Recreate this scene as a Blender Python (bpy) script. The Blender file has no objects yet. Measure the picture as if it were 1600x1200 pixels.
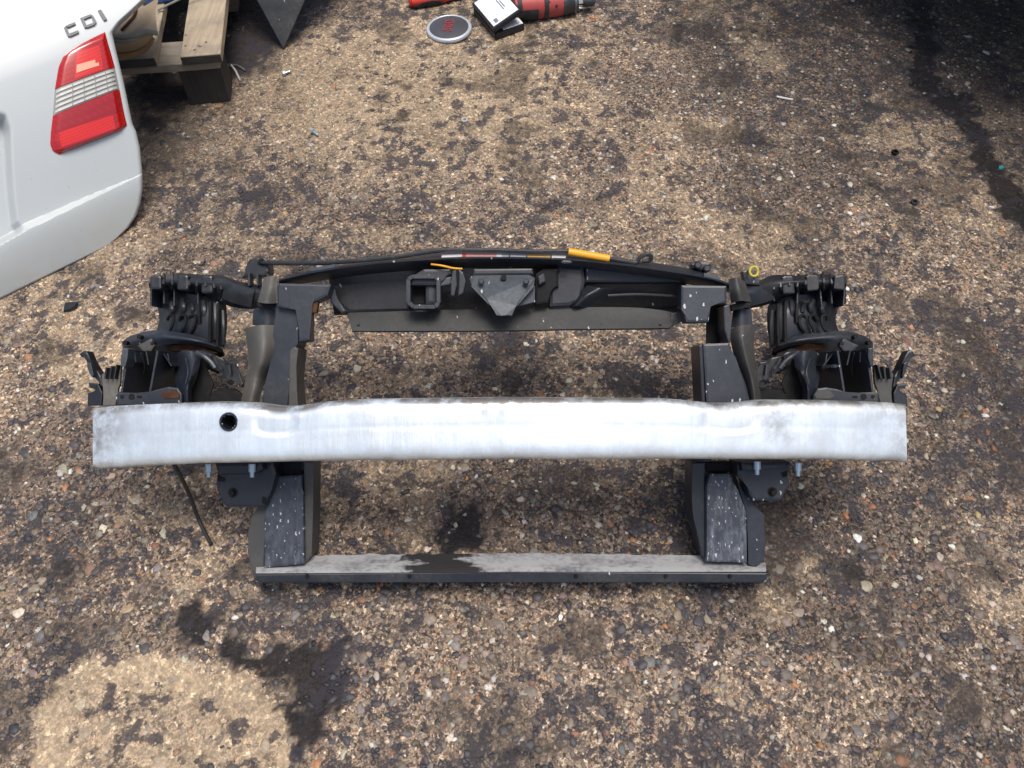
import bpy, bmesh, math, random
import numpy as np
from mathutils import Vector, Matrix

S = bpy.context.scene
COL = S.collection
R = math.radians
random.seed(7)
rng = np.random.default_rng(11)

# ------------------------------------------------------------------ camera
H, TH, F = 1.27, R(54), 1295.0            # eye height, downward tilt, focal length (px of a 1600 px wide photo)
cam_d = bpy.data.cameras.new('camera')
cam_d.sensor_width = 36.0
cam_d.lens = 36.0 * F / 1600.0
cam_d.clip_start, cam_d.clip_end = 0.01, 500
cam = bpy.data.objects.new('camera', cam_d)
COL.objects.link(cam)
cam.location = (0, 0, H)
cam.rotation_euler = (R(90) - TH, 0, 0)
S.camera = cam

# ------------------------------------------------------------------ light
SUN_EL, SUN_AZ = 82, 120                   # azimuth clockwise from +Y
w = bpy.data.worlds.new('World'); S.world = w; w.use_nodes = True
nt = w.node_tree; nt.nodes.clear()
sky = nt.nodes.new('ShaderNodeTexSky'); sky.sky_type = 'NISHITA'; sky.sun_disc = False
sky.sun_elevation = R(SUN_EL); sky.sun_rotation = R(SUN_AZ)
sky.air_density, sky.dust_density, sky.ozone_density = 1.0, 4.0, 1.0
bg = nt.nodes.new('ShaderNodeBackground'); bg.inputs[1].default_value = 0.085
wo = nt.nodes.new('ShaderNodeOutputWorld')
nt.links.new(sky.outputs[0], bg.inputs[0]); nt.links.new(bg.outputs[0], wo.inputs[0])
sd = bpy.data.lights.new('sun', 'SUN'); sd.energy = 1.35; sd.angle = R(24); sd.color = (1, 0.97, 0.935)
so = bpy.data.objects.new('sun', sd); COL.objects.link(so)
_d = Vector((math.sin(R(SUN_AZ)) * math.cos(R(SUN_EL)), math.cos(R(SUN_AZ)) * math.cos(R(SUN_EL)), math.sin(R(SUN_EL))))
so.rotation_euler = _d.to_track_quat('Z', 'Y').to_euler(); so.location = (0, 0, 8)
S.view_settings.view_transform = 'Standard'; S.view_settings.look = 'None'
S.view_settings.gamma = 1; S.view_settings.use_curve_mapping = False
S.view_settings.exposure = 1.1

# ------------------------------------------------------------------ helpers
def ray(px, py):
    a = (px - 800) / F; b = (600 - py) / F
    return np.array((a, math.cos(TH) + b * math.sin(TH), -math.sin(TH) + b * math.cos(TH)))
EYE = np.array((0, 0, H))
def at(px, py, z=0.0):
    """the place in the yard, z metres above the ground, measured off the photograph"""
    r = ray(px, py); k = (z - H) / r[2]
    return Vector(EYE + r * k)

def link(name, data, parent=None):
    o = bpy.data.objects.new(name, data); COL.objects.link(o)
    if parent is not None: o.parent = parent
    return o
def mesh(name, verts, faces, mat=None, parent=None, smooth=False):
    me = bpy.data.meshes.new(name)
    me.from_pydata([tuple(v) for v in verts], [], faces); me.update()
    if mat: me.materials.append(mat)
    if smooth: me.shade_smooth()
    return link(name, me, parent)
def from_bm(name, bm, mat=None, parent=None, smooth=False):
    bmesh.ops.recalc_face_normals(bm, faces=bm.faces)
    me = bpy.data.meshes.new(name); bm.to_mesh(me); bm.free()
    if mat: me.materials.append(mat)
    if smooth: me.shade_smooth()
    return link(name, me, parent)
def tag(o, label, cat, group=None, kind=None):
    o['label'] = label; o['category'] = cat
    if group: o['group'] = group
    if kind: o['kind'] = kind
    return o
def empty(name, loc, label, cat, group=None, rot=(0, 0, 0)):
    o = link(name, None); o.location = loc; o.rotation_euler = rot; o.empty_display_size = .05
    return tag(o, label, cat, group)

def catmull(pts, n):
    pts = np.asarray(pts, float)
    m = len(pts)
    if m == 2: return pts[0] + (pts[1] - pts[0]) * np.linspace(0, 1, n)[:, None]
    seg = np.r_[0, np.cumsum(np.linalg.norm(np.diff(pts[:, :2], axis=0), axis=1) + 1e-9)]
    out = []
    ext = np.vstack([2 * pts[0] - pts[1], pts, 2 * pts[-1] - pts[-2]])
    for t in np.linspace(0, seg[-1], n):
        i = min(np.searchsorted(seg, t, 'right') - 1, m - 2)
        u = (t - seg[i]) / (seg[i + 1] - seg[i])
        p0, p1, p2, p3 = ext[i], ext[i + 1], ext[i + 2], ext[i + 3]
        out.append(.5 * (2 * p1 + (p2 - p0) * u + (2 * p0 - 5 * p1 + 4 * p2 - p3) * u * u + (3 * p1 - p0 - 3 * p2 + p3) * u ** 3))
    return np.array(out)

def box_bm(bm, c, size, rot=None):
    m = Matrix.Translation(c) @ (rot.to_4x4() if rot else Matrix()) @ Matrix.Diagonal((*size, 1))
    return bmesh.ops.create_cube(bm, size=1, matrix=m)['verts']
def box(name, c, size, mat, parent, rot=None, bev=0.0):
    bm = bmesh.new(); box_bm(bm, c, size, rot)
    if bev: bmesh.ops.bevel(bm, geom=bm.edges[:], offset=bev, segments=2, affect='EDGES', profile=.5)
    return from_bm(name, bm, mat, parent)
def lathe_bm(bm, p0, axis, prof, n=28):
    """prof: list of (distance along axis, radius)"""
    axis = Vector(axis).normalized(); q = axis.to_track_quat('Z', 'Y')
    rings = []
    for d, r in prof:
        rings.append([bm.verts.new(Vector(p0) + q @ Vector((r * math.cos(2 * math.pi * k / n), r * math.sin(2 * math.pi * k / n), d))) for k in range(n)])
    for a, b in zip(rings, rings[1:]):
        for k in range(n): bm.faces.new((a[k], a[(k + 1) % n], b[(k + 1) % n], b[k]))
    bm.faces.new(rings[0][::-1]); bm.faces.new(rings[-1])
def lathe(name, p0, axis, prof, mat, parent=None, n=28, smooth=True):
    bm = bmesh.new(); lathe_bm(bm, p0, axis, prof, n)
    o = from_bm(name, bm, mat, parent, False)
    if smooth: o.data.shade_auto_smooth(angle=R(40)) if hasattr(o.data, 'shade_auto_smooth') else soft(o)
    return o
def soft(o, deg=35):
    me = o.data; me.shade_smooth()
    bm = bmesh.new(); bm.from_mesh(me)
    for e in bm.edges:
        if len(e.link_faces) == 2 and e.calc_face_angle(0) > R(deg): e.smooth = False
    bm.to_mesh(me); bm.free()
    return o
def tube(name, pts, r, mat, parent=None, n=8, samples=None):
    pts = [Vector(p) for p in (catmull(np.array(pts), samples) if samples else pts)]
    vs, fs = [], []
    for i, p in enumerate(pts):
        d = (pts[min(i + 1, len(pts) - 1)] - pts[max(i - 1, 0)]).normalized()
        q = d.to_track_quat('Z', 'Y')
        rr = r[i] if isinstance(r, (list, tuple)) else r
        vs += [p + q @ Vector((rr * math.cos(2 * math.pi * k / n), rr * math.sin(2 * math.pi * k / n), 0)) for k in range(n)]
    for i in range(len(pts) - 1):
        for k in range(n):
            fs.append((i * n + k, i * n + (k + 1) % n, (i + 1) * n + (k + 1) % n, (i + 1) * n + k))
    fs.append(tuple(range(n))[::-1]); fs.append(tuple((len(pts) - 1) * n + k for k in range(n)))
    return soft(mesh(name, vs, fs, mat, parent))
def text_mesh(name, body, size, depth, mat, parent=None):
    cu = bpy.data.curves.new(name, 'FONT'); cu.body = body; cu.size = size; cu.extrude = depth / 2
    cu.align_x = 'CENTER'; cu.align_y = 'CENTER'
    tmp = bpy.data.objects.new('tmp', cu); COL.objects.link(tmp)
    dg = bpy.context.evaluated_depsgraph_get()
    me = bpy.data.meshes.new_from_object(tmp.evaluated_get(dg))
    bpy.data.objects.remove(tmp)
    me.materials.clear(); me.materials.append(mat)
    return link(name, me, parent)

# numpy value noise
def vnoise(x, y, seed=0):
    xi = np.floor(x).astype(np.int64); yi = np.floor(y).astype(np.int64)
    fx = x - xi; fy = y - yi
    fx = fx * fx * (3 - 2 * fx); fy = fy * fy * (3 - 2 * fy)
    def h(a, b):
        n = (a * 374761393 + b * 668265263 + seed * 1274126177) & 0xFFFFFFFF
        n = ((n ^ (n >> 13)) * 1274126177) & 0xFFFFFFFF
        return ((n ^ (n >> 16)) & 0xFFFF) / 65535.0
    return (h(xi, yi) * (1 - fx) + h(xi + 1, yi) * fx) * (1 - fy) + (h(xi, yi + 1) * (1 - fx) + h(xi + 1, yi + 1) * fx) * fy
def fbm(x, y, s, o=4, seed=0):
    v = 0; a = .5; t = 0
    for k in range(o):
        v = v + a * vnoise(x * s, y * s, seed + 17 * k); t += a; a *= .5; s *= 2.03
    return v / t
def sstep(a, b, x):
    t = np.clip((x - a) / (b - a), 0, 1); return t * t * (3 - 2 * t)
def poly_sd(x, y, poly):
    """signed distance to polygon, negative inside"""
    p = np.array(poly); d = np.full(x.shape, 1e9); ins = np.zeros(x.shape, bool)
    for a, b in zip(p, np.roll(p, -1, axis=0)):
        e = b - a; wx = x - a[0]; wy = y - a[1]
        t = np.clip((wx * e[0] + wy * e[1]) / (e @ e + 1e-12), 0, 1)
        d = np.minimum(d, (wx - e[0] * t) ** 2 + (wy - e[1] * t) ** 2)
        c = ((a[1] > y) != (b[1] > y)) & (x < (b[0] - a[0]) * (y - a[1]) / (b[1] - a[1] + 1e-12) + a[0])
        ins ^= c
    return np.where(ins, -1, 1) * np.sqrt(d)

# ------------------------------------------------------------------ materials
class NT:
    def __init__(s, name):
        s.m = bpy.data.materials.new(name); s.m.use_nodes = True
        s.t = s.m.node_tree; s.b = s.t.nodes['Principled BSDF']
    def n(s, typ, **kw):
        nd = s.t.nodes.new('ShaderNode' + typ)
        for k, v in kw.items():
            if k.startswith('i_'):
                k2 = k[2:]; nd.inputs[int(k2) if k2.isdigit() else k2.replace('_', ' ')].default_value = v
            else: setattr(nd, k, v)
        return nd
    def l(s, a, b): s.t.links.new(a, b)
    def ramp(s, src, stops):
        r = s.n('ValToRGB'); e = r.color_ramp.elements
        while len(e) < len(stops): e.new(.5)
        for el, (p, c) in zip(e, stops):
            el.position = p; el.color = (c, c, c, 1) if not isinstance(c, tuple) else (*c, 1)
        s.l(src, r.inputs[0]); return r.outputs[0]
    def mix(s, fac, a, b, blend='MIX'):
        m = s.n('Mix', data_type='RGBA', blend_type=blend)
        for v, i in ((fac, 0), (a, 6), (b, 7)):
            if hasattr(v, 'is_linked'): s.l(v, m.inputs[i])
            else: m.inputs[i].default_value = v if i == 0 else (*v, 1)
        return m.outputs[2]
    def math(s, op, a, b=0.0):
        m = s.n('Math', operation=op)
        for v, i in ((a, 0), (b, 1)):
            if hasattr(v, 'is_linked'): s.l(v, m.inputs[i])
            else: m.inputs[i].default_value = v
        return m.outputs[0]
    def set(s, **kw):
        for k, v in kw.items():
            k = k.replace('_', ' ')
            if hasattr(v, 'is_linked'): s.l(v, s.b.inputs[k])
            else: s.b.inputs[k].default_value = (*v, 1) if isinstance(v, tuple) and len(v) == 3 else v
        return s.m
    def bump(s, h, dist, strength=1.0):
        b = s.n('Bump'); b.inputs['Strength'].default_value = strength; b.inputs['Distance'].default_value = dist
        s.l(h, b.inputs['Height']); s.l(b.outputs[0], s.b.inputs['Normal'])

def coords(m, scale=(1, 1, 1)):
    tc = m.n('TexCoord'); mp = m.n('Mapping'); mp.inputs['Scale'].default_value = scale
    m.l(tc.outputs['Object'], mp.inputs[0]); return mp.outputs[0]

def plastic(name, base, rough=.45, speck=.0, dust=.15, dustcol=(.16, .15, .13), stretch=(1, .45, 1), spk_scale=72, metal=0.0, spec=.38, smear=0.0):
    m = NT(name); c = coords(m)
    n1 = m.n('TexNoise', i_Scale=14.0, i_Detail=6.0, i_Roughness=.65); m.l(c, n1.inputs['Vector'])
    n2 = m.n('TexNoise', i_Scale=160.0, i_Detail=3.0); m.l(c, n2.inputs['Vector'])
    d = m.math('MULTIPLY', m.ramp(n1.outputs[0], [(.38, 0.0), (.72, 1.0)]), m.ramp(n2.outputs[0], [(.35, .3), (.65, 1.0)]))
    d = m.math('MULTIPLY', d, dust)
    col = m.mix(d, base, dustcol)
    rg = m.math('ADD', m.math('MULTIPLY', n1.outputs[0], .25), rough - .12)
    if smear:                                      # chalky run marks down the face
        n3 = m.n('TexNoise', i_Scale=120.0, i_Detail=6.0, i_Roughness=.75); m.l(coords(m, (1, .3, 1)), n3.inputs['Vector'])
        n4 = m.n('TexNoise', i_Scale=16.0, i_Detail=3.0); m.l(coords(m, (1, .5, 1)), n4.inputs['Vector'])
        sm = m.math('MULTIPLY', m.ramp(n3.outputs[0], [(.46, 0.0), (.66, 1.0)]), m.ramp(n4.outputs[0], [(.34, .12), (.62, 1.0)]))
        col = m.mix(m.math('MULTIPLY', sm, smear), col, (.34, .365, .40))
    if speck:
        wn = m.n('TexNoise', i_Scale=220.0, i_Detail=2.0); m.l(c, wn.inputs['Vector'])
        wv = m.n('VectorMath', operation='MULTIPLY_ADD'); m.l(wn.outputs['Color'], wv.inputs[0]); wv.inputs[1].default_value = (.0045, .0045, .0); m.l(coords(m, stretch), wv.inputs[2])
        c2 = wv.outputs[0]
        v = m.n('TexVoronoi', voronoi_dimensions='2D', i_Scale=float(spk_scale)); m.l(c2, v.inputs['Vector'])
        sp = m.n('SeparateColor'); m.l(v.outputs['Color'], sp.inputs[0])
        big = m.ramp(n1.outputs[0], [(.35, .0), (.65, 1.0)])
        rad = m.math('MULTIPLY', m.math('SUBTRACT', m.math('ADD', m.math('MULTIPLY', big, .3), sp.outputs[0]), 1.14 - speck), .42)
        hit = m.math('LESS_THAN', v.outputs['Distance'], rad)
        col = m.mix(m.math('MULTIPLY', hit, .75), col, (.55, .56, .56))
    m.bump(n2.outputs[0], .0004, .35)
    return m.set(Base_Color=col, Roughness=rg, Metallic=metal, Specular_IOR_Level=spec)

M_blk = plastic('black_plastic', (.013, .015, .0195), .36, speck=.16, dust=.14)
M_blk2 = plastic('black_ribbed_plastic', (.011, .0125, .016), .34, speck=.06, dust=.2)
M_grey = plastic('charcoal_plastic', (.014, .018, .026), .42, speck=.24, dust=.2)
M_speck = plastic('splashed_charcoal_plastic', (.018, .022, .031), .4, speck=.42, dust=.35, dustcol=(.10, .11, .125), spk_scale=100)
M_streak = plastic('washed_charcoal_plastic', (.024, .029, .038), .45, speck=.42, dust=.5, dustcol=(.10, .11, .13), stretch=(1, .5, 1), spk_scale=170, smear=.22)
M_streak2 = plastic('streaked_charcoal_plastic', (.030, .035, .044), .45, speck=.55, dust=.8, dustcol=(.14, .15, .18), stretch=(1, .45, 1), spk_scale=190, smear=.7)
M_duct = plastic('dusty_duct_plastic', (.085, .08, .07), .6, speck=.03, dust=.6, dustcol=(.17, .155, .13))
M_duct2 = plastic('sooty_duct_plastic', (.045, .043, .04), .55, speck=.02, dust=.6, dustcol=(.10, .095, .085))
M_lip = plastic('dusty_lip_plastic', (.030, .031, .0295), .6, speck=.26, dust=.5, dustcol=(.09, .086, .075))
M_steel = plastic('dull_painted_steel', (.035, .043, .051), .4, speck=.40, dust=.5, dustcol=(.13, .135, .13), metal=.2)
M_sill = plastic('dust_caked_plastic', (.15, .145, .14), .8, speck=.12, dust=1.0, dustcol=(.34, .33, .315), stretch=(.6, 1, 1), spk_scale=90)
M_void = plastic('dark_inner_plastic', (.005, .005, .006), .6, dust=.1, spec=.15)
M_rubber = plastic('black_rubber', (.016, .016, .017), .6, dust=.3)
M_cable = plastic('black_cable_sheath', (.014, .015, .018), .35, dust=.3)
M_yel = plastic('orange_yellow_plastic', (.72, .33, .02), .4, dust=.1, dustcol=(.3, .2, .08))
M_yel2 = plastic('bright_yellow_plastic', (.48, .40, .03), .4, dust=.4, dustcol=(.3, .2, .08))
M_zinc = plastic('zinc_plated_bolt', (.42, .5, .55), .35, dust=.3, metal=.6)
M_rust = plastic('rusty_metal', (.035, .016, .009), .75, dust=1.2, dustcol=(.20, .085, .03), spec=.2)

# ------------------------------------------------------------------ the ground
def GP(l): return [tuple(at(px, py)[:2]) for px, py in l]
FLOW = GP([(1395, -30), (1424, 60), (1428, 130), (1448, 150), (1488, 195), (1522, 225), (1526, 255), (1545, 300), (1580, 345), (1640, 420),
           (1700, 400), (1640, 320), (1590, 290), (1545, 210), (1520, 150), (1490, 138), (1468, 120), (1462, 60), (1445, -30)])
WET = GP([(1250, -60), (1330, 0), (1420, 80), (1430, 140), (1500, 200), (1530, 260), (1600, 350), (1700, 430), (1900, 300), (1900, -60)])
DISC = GP([(55, 1110), (80, 1060), (130, 1035), (230, 1020), (330, 1030), (400, 1055), (440, 1095), (457, 1150), (462, 1260), (40, 1260)])
OIL = GP([(385, 1012), (450, 998), (500, 1004), (540, 1002), (548, 1060), (522, 1128), (490, 1135), (486, 1210), (458, 1210), (455, 1130), (440, 1085), (420, 1058), (395, 1040)])
OIL2 = GP([(255, 1000), (270, 950), (310, 915), (335, 950), (335, 1000), (390, 1012), (370, 1028), (300, 1022)])
PUDDLE = GP([(690, 842), (705, 826), (735, 820), (765, 838), (760, 856), (735, 866), (700, 862)])
PUD2 = GP([(700, 805), (738, 788), (756, 800), (748, 822), (720, 826)])
OILSHADE = GP([(185, 125), (215, 215), (260, 205), (310, 172), (360, 165), (385, 125), (430, 92), (455, 70), (520, 0), (520, -80), (180, -80)])  # oil plus painted shade under the pallet and beside the black sheet
OILSHADE2 = GP([(200, 150), (300, 190), (330, 215), (300, 270), (225, 300), (205, 250)])  # oil and painted shade on the ground between pallet and tailgate
GREY = GP([(1120, 60), (1260, 60), (1330, 130), (1290, 200), (1200, 180), (1120, 130)])
def soils(x, y):
    """soil marks and painted shade on the concrete: oil 0..1, sandy film 0..1, general dirt 0..1"""
    wob = (fbm(x, y, 16, 4, 3) - .5) * .10; wob2 = (fbm(x, y, 48, 4, 9) - .5) * .075
    def blob(poly, soft_, amp=1.0): return sstep(soft_, -soft_, poly_sd(x, y, poly) + wob * amp + wob2)
    oil = np.zeros(x.shape)
    for poly, sf, a, k in ((FLOW, .012, .5, 1), (OIL, .006, .45, 1), (OIL2, .010, .7, 1), (PUDDLE, .006, .5, 1), (PUD2, .008, .6, .9),
                           (OILSHADE, .05, 1, .98), (OILSHADE2, .07, 1, .8), (WET, .10, 1, .42)):
        oil = np.maximum(oil, k * blob(poly, sf, a))  # this mask also carries the shade painted around the pallet
    spots = sstep(.60, .70, fbm(x, y, 9, 5, 41)) * .55 + sstep(.64, .72, fbm(x, y, 22, 4, 57)) * .3
    oil = np.maximum(oil, spots * (1 - .8 * blob(DISC, .02)))
    d = poly_sd(x, y, DISC) + wob * .22
    sand = sstep(.008, -.008, d) * (.82 + .18 * sstep(-.075, -.03, d)) * (1 - .45 * sstep(.52, .6, fbm(x, y, 20, 4, 77)))
    far = sstep(1.30, 1.75, y) * sstep(.62, .0, np.abs(x + .25) - .15)
    sand = np.maximum(sand, far * sstep(.40, .60, fbm(x, y, 4.5, 4, 5)) * .75)
    sand = np.maximum(sand, sstep(.58, .72, fbm(x, y, 6, 4, 15)) * .45)
    left = sstep(-.45, -.7, x) * sstep(.7, .9, y) * sstep(1.5, 1.2, y)
    sand = np.maximum(sand, left * sstep(.4, .6, fbm(x, y, 6, 4, 25)) * .6)
    dirt_shade = fbm(x, y, 3.2, 5, 91)
    dirt_shade = np.clip(.5 + (dirt_shade - .5) * 2.0, 0, 1)
    dirt_shade = np.maximum(dirt_shade, .9 * sstep(.2, .6, x) * sstep(1.55, 1.9, y))  # far right ground darkened: shade put into the colour
    return oil, sand, dirt_shade

def blotch(x, y):
    """small tar black patches between the stones: the field the shader thresholds"""
    return .55 * fbm(x, y, 55, 3, 301) + .25 * fbm(x, y, 17, 3, 317) + .20 * fbm(x, y, 4, 3, 333) + .035 * sstep(-.03, -.06, poly_sd(x, y, DISC)) - .08 * sstep(.0, -.01, poly_sd(x, y, DISC)) * sstep(-.06, -.03, poly_sd(x, y, DISC))
m = NT('stained_concrete'); c = coords(m)
a = m.n('Attribute', attribute_name='tint'); ao = m.n('Attribute', attribute_name='soil')
so_ = m.n('SeparateColor'); m.l(ao.outputs['Color'], so_.inputs[0])
v1 = m.n('TexVoronoi', i_Scale=190.0); m.l(c, v1.inputs['Vector'])
v2 = m.n('TexVoronoi', i_Scale=420.0); m.l(c, v2.inputs['Vector'])
n1 = m.n('TexNoise', i_Scale=55.0, i_Detail=8.0, i_Roughness=.7); m.l(c, n1.inputs['Vector'])
n2 = m.n('TexNoise', i_Scale=700.0, i_Detail=2.0); m.l(c, n2.inputs['Vector'])
s1 = m.n('SeparateColor'); m.l(v1.outputs['Color'], s1.inputs[0])
s2 = m.n('SeparateColor'); m.l(v2.outputs['Color'], s2.inputs[0])
g1 = m.ramp(s1.outputs[0], [(0, (.16, .16, .19)), (.28, (.28, .26, .27)), (.34, (.78, .74, .70)), (.62, (1.0, .98, .95)), (.84, (1.2, .95, .72)), (.90, (1.1, 1.08, 1.0)), (.94, (2.3, 2.25, 2.1))])
g2 = m.ramp(s2.outputs[1], [(0, .4), (.3, .75), (.7, 1.05), (1, 1.7)])
g3 = m.ramp(n1.outputs[0], [(.3, .55), (.5, .95), (.7, 1.35)])
grain = m.mix(.85, g2, g1, 'MULTIPLY')
# a sandy film or oil covers the grains
cover = m.math('MAXIMUM', m.math('MULTIPLY', so_.outputs[1], .6), m.math('MULTIPLY', so_.outputs[0], .75))
grain = m.mix(cover, grain, (1, 1, 1))
col = m.mix(1.0, a.outputs['Color'], grain, 'MULTIPLY')
col = m.mix(.75, col, g3, 'MULTIPLY')
n4 = m.n('TexNoise', i_Scale=150.0, i_Detail=4.0, i_Roughness=.6); m.l(c, n4.inputs['Vector'])
tar = m.ramp(m.math('ADD', so_.outputs[2], m.math('MULTIPLY', m.math('SUBTRACT', n4.outputs[0], .5), .42)), [(.552, 0.0), (.607, 1.0)])
col = m.mix(m.math('MULTIPLY', tar, .82), col, (.034, .031, .036))
hgt = m.math('ADD', m.math('MULTIPLY', v1.outputs['Distance'], -1.0), m.math('MULTIPLY', n2.outputs[0], .35))
hgt = m.math('ADD', hgt, m.math('MULTIPLY', n1.outputs[0], 1.2))
m.bump(hgt, .0022, .8)
rg = m.math('SUBTRACT', .85, m.math('MULTIPLY', so_.outputs[0], .3))
M_ground = m.set(Base_Color=col, Roughness=rg, Specular_IOR_Level=m.math('SUBTRACT', .3, m.math('MULTIPLY', so_.outputs[0], .22)))

def axis_coords(lo, hi, step, far):
    core = np.arange(lo, hi + 1e-9, step); out = []; d = step; p = hi
    while p < far: d *= 1.35; p += d; out.append(p)
    out2 = []; d = step; p = lo
    while p > -far: d *= 1.35; p -= d; out2.append(p)
    return np.r_[out2[::-1], core, out]
gx = axis_coords(-1.7, 1.7, .006, 70); gy = axis_coords(.15, 2.45, .006, 70)
X, Y = np.meshgrid(gx, gy); x, y = X.ravel(), Y.ravel()
near = sstep(4, 2.6, np.hypot(x, y - 1.2))
Z = ((fbm(x, y, 30, 3, 2) - .5) * .004 + (fbm(x, y, 90, 2, 8) - .5) * .0022) * near
oil, sand, dirt_shade = soils(x, y)
CEM = np.array((.255, .198, .147)); SAND = np.array((.41, .315, .207)); DIRT_SHADE = np.array((.088, .071, .060)); OILC = np.array((.0105, .0105, .0135))
def ground_col(oil, sand, dirt_shade):
    c = CEM + (DIRT_SHADE - CEM) * (sstep(.35, .85, dirt_shade) * .8)[..., None]
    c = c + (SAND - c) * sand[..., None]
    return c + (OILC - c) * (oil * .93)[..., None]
gc = ground_col(oil, sand, dirt_shade)
nx, ny = len(gx), len(gy)
I = np.arange(nx * ny).reshape(ny, nx)
quads = np.stack([I[:-1, :-1], I[:-1, 1:], I[1:, 1:], I[1:, :-1]], -1).reshape(-1, 4)
def np_mesh(name, V, Fc, k):
    me = bpy.data.meshes.new(name)
    me.vertices.add(len(V)); me.vertices.foreach_set('co', V.astype(np.float32).ravel())
    me.loops.add(Fc.size); me.loops.foreach_set('vertex_index', Fc.astype(np.int32).ravel())
    me.polygons.add(len(Fc)); me.polygons.foreach_set('loop_start', (np.arange(len(Fc)) * k).astype(np.int32))
    me.update(calc_edges=True); me.shade_smooth(); return me
def set_attr(me, name, c):
    at_ = me.attributes.new(name, 'FLOAT_COLOR', 'POINT')
    at_.data.foreach_set('color', np.c_[c, np.ones(len(c))].astype(np.float32).ravel())
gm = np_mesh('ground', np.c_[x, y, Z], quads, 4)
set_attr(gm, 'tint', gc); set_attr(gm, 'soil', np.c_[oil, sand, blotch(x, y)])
gm.materials.append(M_ground)
ground = link('ground', gm); ground['kind'] = 'structure'
ground['label'] = 'oil stained exposed aggregate concrete yard'

# pebbles set in the concrete
def ico(sub):
    bm = bmesh.new(); bmesh.ops.create_icosphere(bm, subdivisions=sub, radius=1)
    V = np.array([v.co[:] for v in bm.verts]); Fc = np.array([[v.index for v in f.verts] for f in bm.faces]); bm.free(); return V, Fc
PAL = np.array([(.030, .032, .040), (.045, .043, .048), (.022, .022, .026), (.10, .075, .055), (.15, .105, .072), (.20, .155, .11), (.11, .10, .095), (.19, .18, .165),
                (.27, .215, .15), (.34, .14, .05), (.22, .085, .045), (.32, .24, .11), (.50, .45, .35), (.58, .56, .50), (.17, .12, .10)])
PW = np.array([.10, .10, .05, .12, .12, .10, .08, .05, .08, .035, .025, .018, .055, .040, .06]); PW = PW / PW.sum()
def in_view(x, y, mg=.05):
    dep = y * math.cos(TH) + H * math.sin(TH); up = y * math.sin(TH) - H * math.cos(TH)
    return (np.abs(x) < .6178 * dep + mg) & (np.abs(up) < .4633 * dep + mg)
ND = 165000
px_ = rng.uniform(-1.6, 1.6, ND); py_ = rng.uniform(.17, 2.4, ND)
k = in_view(px_, py_); px_, py_ = px_[k], py_[k]
rad = np.exp(rng.normal(math.log(.0033), .42, len(px_))); rad = np.clip(rad, .0017, .0098)
rad = np.sort(rad)[::-1]
oil, sand, dirt_shade = soils(px_, py_)
keep = rng.random(len(px_)) < (1 - .55 * sand - .8 * np.clip(oil, 0, 1)) * (.62 + .38 * fbm(px_, py_, 12, 3, 66) * 1.5) * (1 - .55 * sstep(.01, -.01, poly_sd(px_, py_, DISC)))
px_, py_, rad, oil, sand, dirt_shade = (q[keep] for q in (px_, py_, rad, oil, sand, dirt_shade))
cell = .0025; occ = np.zeros((int(3.4 / cell), int(2.5 / cell)), bool); ok = []
ix = ((px_ + 1.7) / cell).astype(int); iy = ((py_ - .05) / cell).astype(int); rr = np.maximum((rad * .8 / cell).astype(int), 0)
for q in range(len(px_)):
    i, j, r_ = ix[q], iy[q], rr[q]
    if occ[i, j]: continue
    occ[max(i - r_, 0):i + r_ + 1, max(j - r_, 0):j + r_ + 1] = True; ok.append(q)
px_, py_, rad, oil, sand, dirt_shade = (q[ok] for q in (px_, py_, rad, oil, sand, dirt_shade))
N = len(px_)
pc = PAL[rng.choice(len(PAL), N, p=PW)] * rng.uniform(.75, 1.25, (N, 1)) * rng.uniform(.93, 1.07, (N, 3))
film = ground_col(oil, sand, dirt_shade)
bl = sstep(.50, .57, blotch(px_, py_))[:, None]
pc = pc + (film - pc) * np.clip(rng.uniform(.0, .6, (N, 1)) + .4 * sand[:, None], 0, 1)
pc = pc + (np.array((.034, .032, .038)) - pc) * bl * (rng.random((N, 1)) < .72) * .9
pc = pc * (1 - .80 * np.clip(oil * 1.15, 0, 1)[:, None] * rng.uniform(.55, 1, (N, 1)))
show = rad / np.hypot(py_ + .0, H)
order = np.argsort(-show); big, rest = order[:290], order[290:]

m = NT('pebble_stone_mix'); a = m.n('Attribute', attribute_name='tint'); c = coords(m)
n1 = m.n('TexNoise', i_Scale=260.0, i_Detail=5.0, i_Roughness=.7); m.l(c, n1.inputs['Vector'])
m.bump(n1.outputs[0], .0008, .6)
M_peb = m.set(Base_Color=m.mix(.8, a.outputs['Color'], m.ramp(n1.outputs[0], [(.3, .55), (.7, 1.4)]), 'MULTIPLY'), Roughness=.58)
m = NT('single_pebble_stone'); a = m.n('ObjectInfo'); c = coords(m, (.006, .006, .006))
n1 = m.n('TexNoise', i_Scale=260.0, i_Detail=5.0, i_Roughness=.7); m.l(c, n1.inputs['Vector'])
m.bump(n1.outputs[0], .0008, .6)
M_peb1 = m.set(Base_Color=m.mix(.8, a.outputs['Color'], m.ramp(n1.outputs[0], [(.3, .55), (.7, 1.4)]), 'MULTIPLY'), Roughness=.55)

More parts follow.
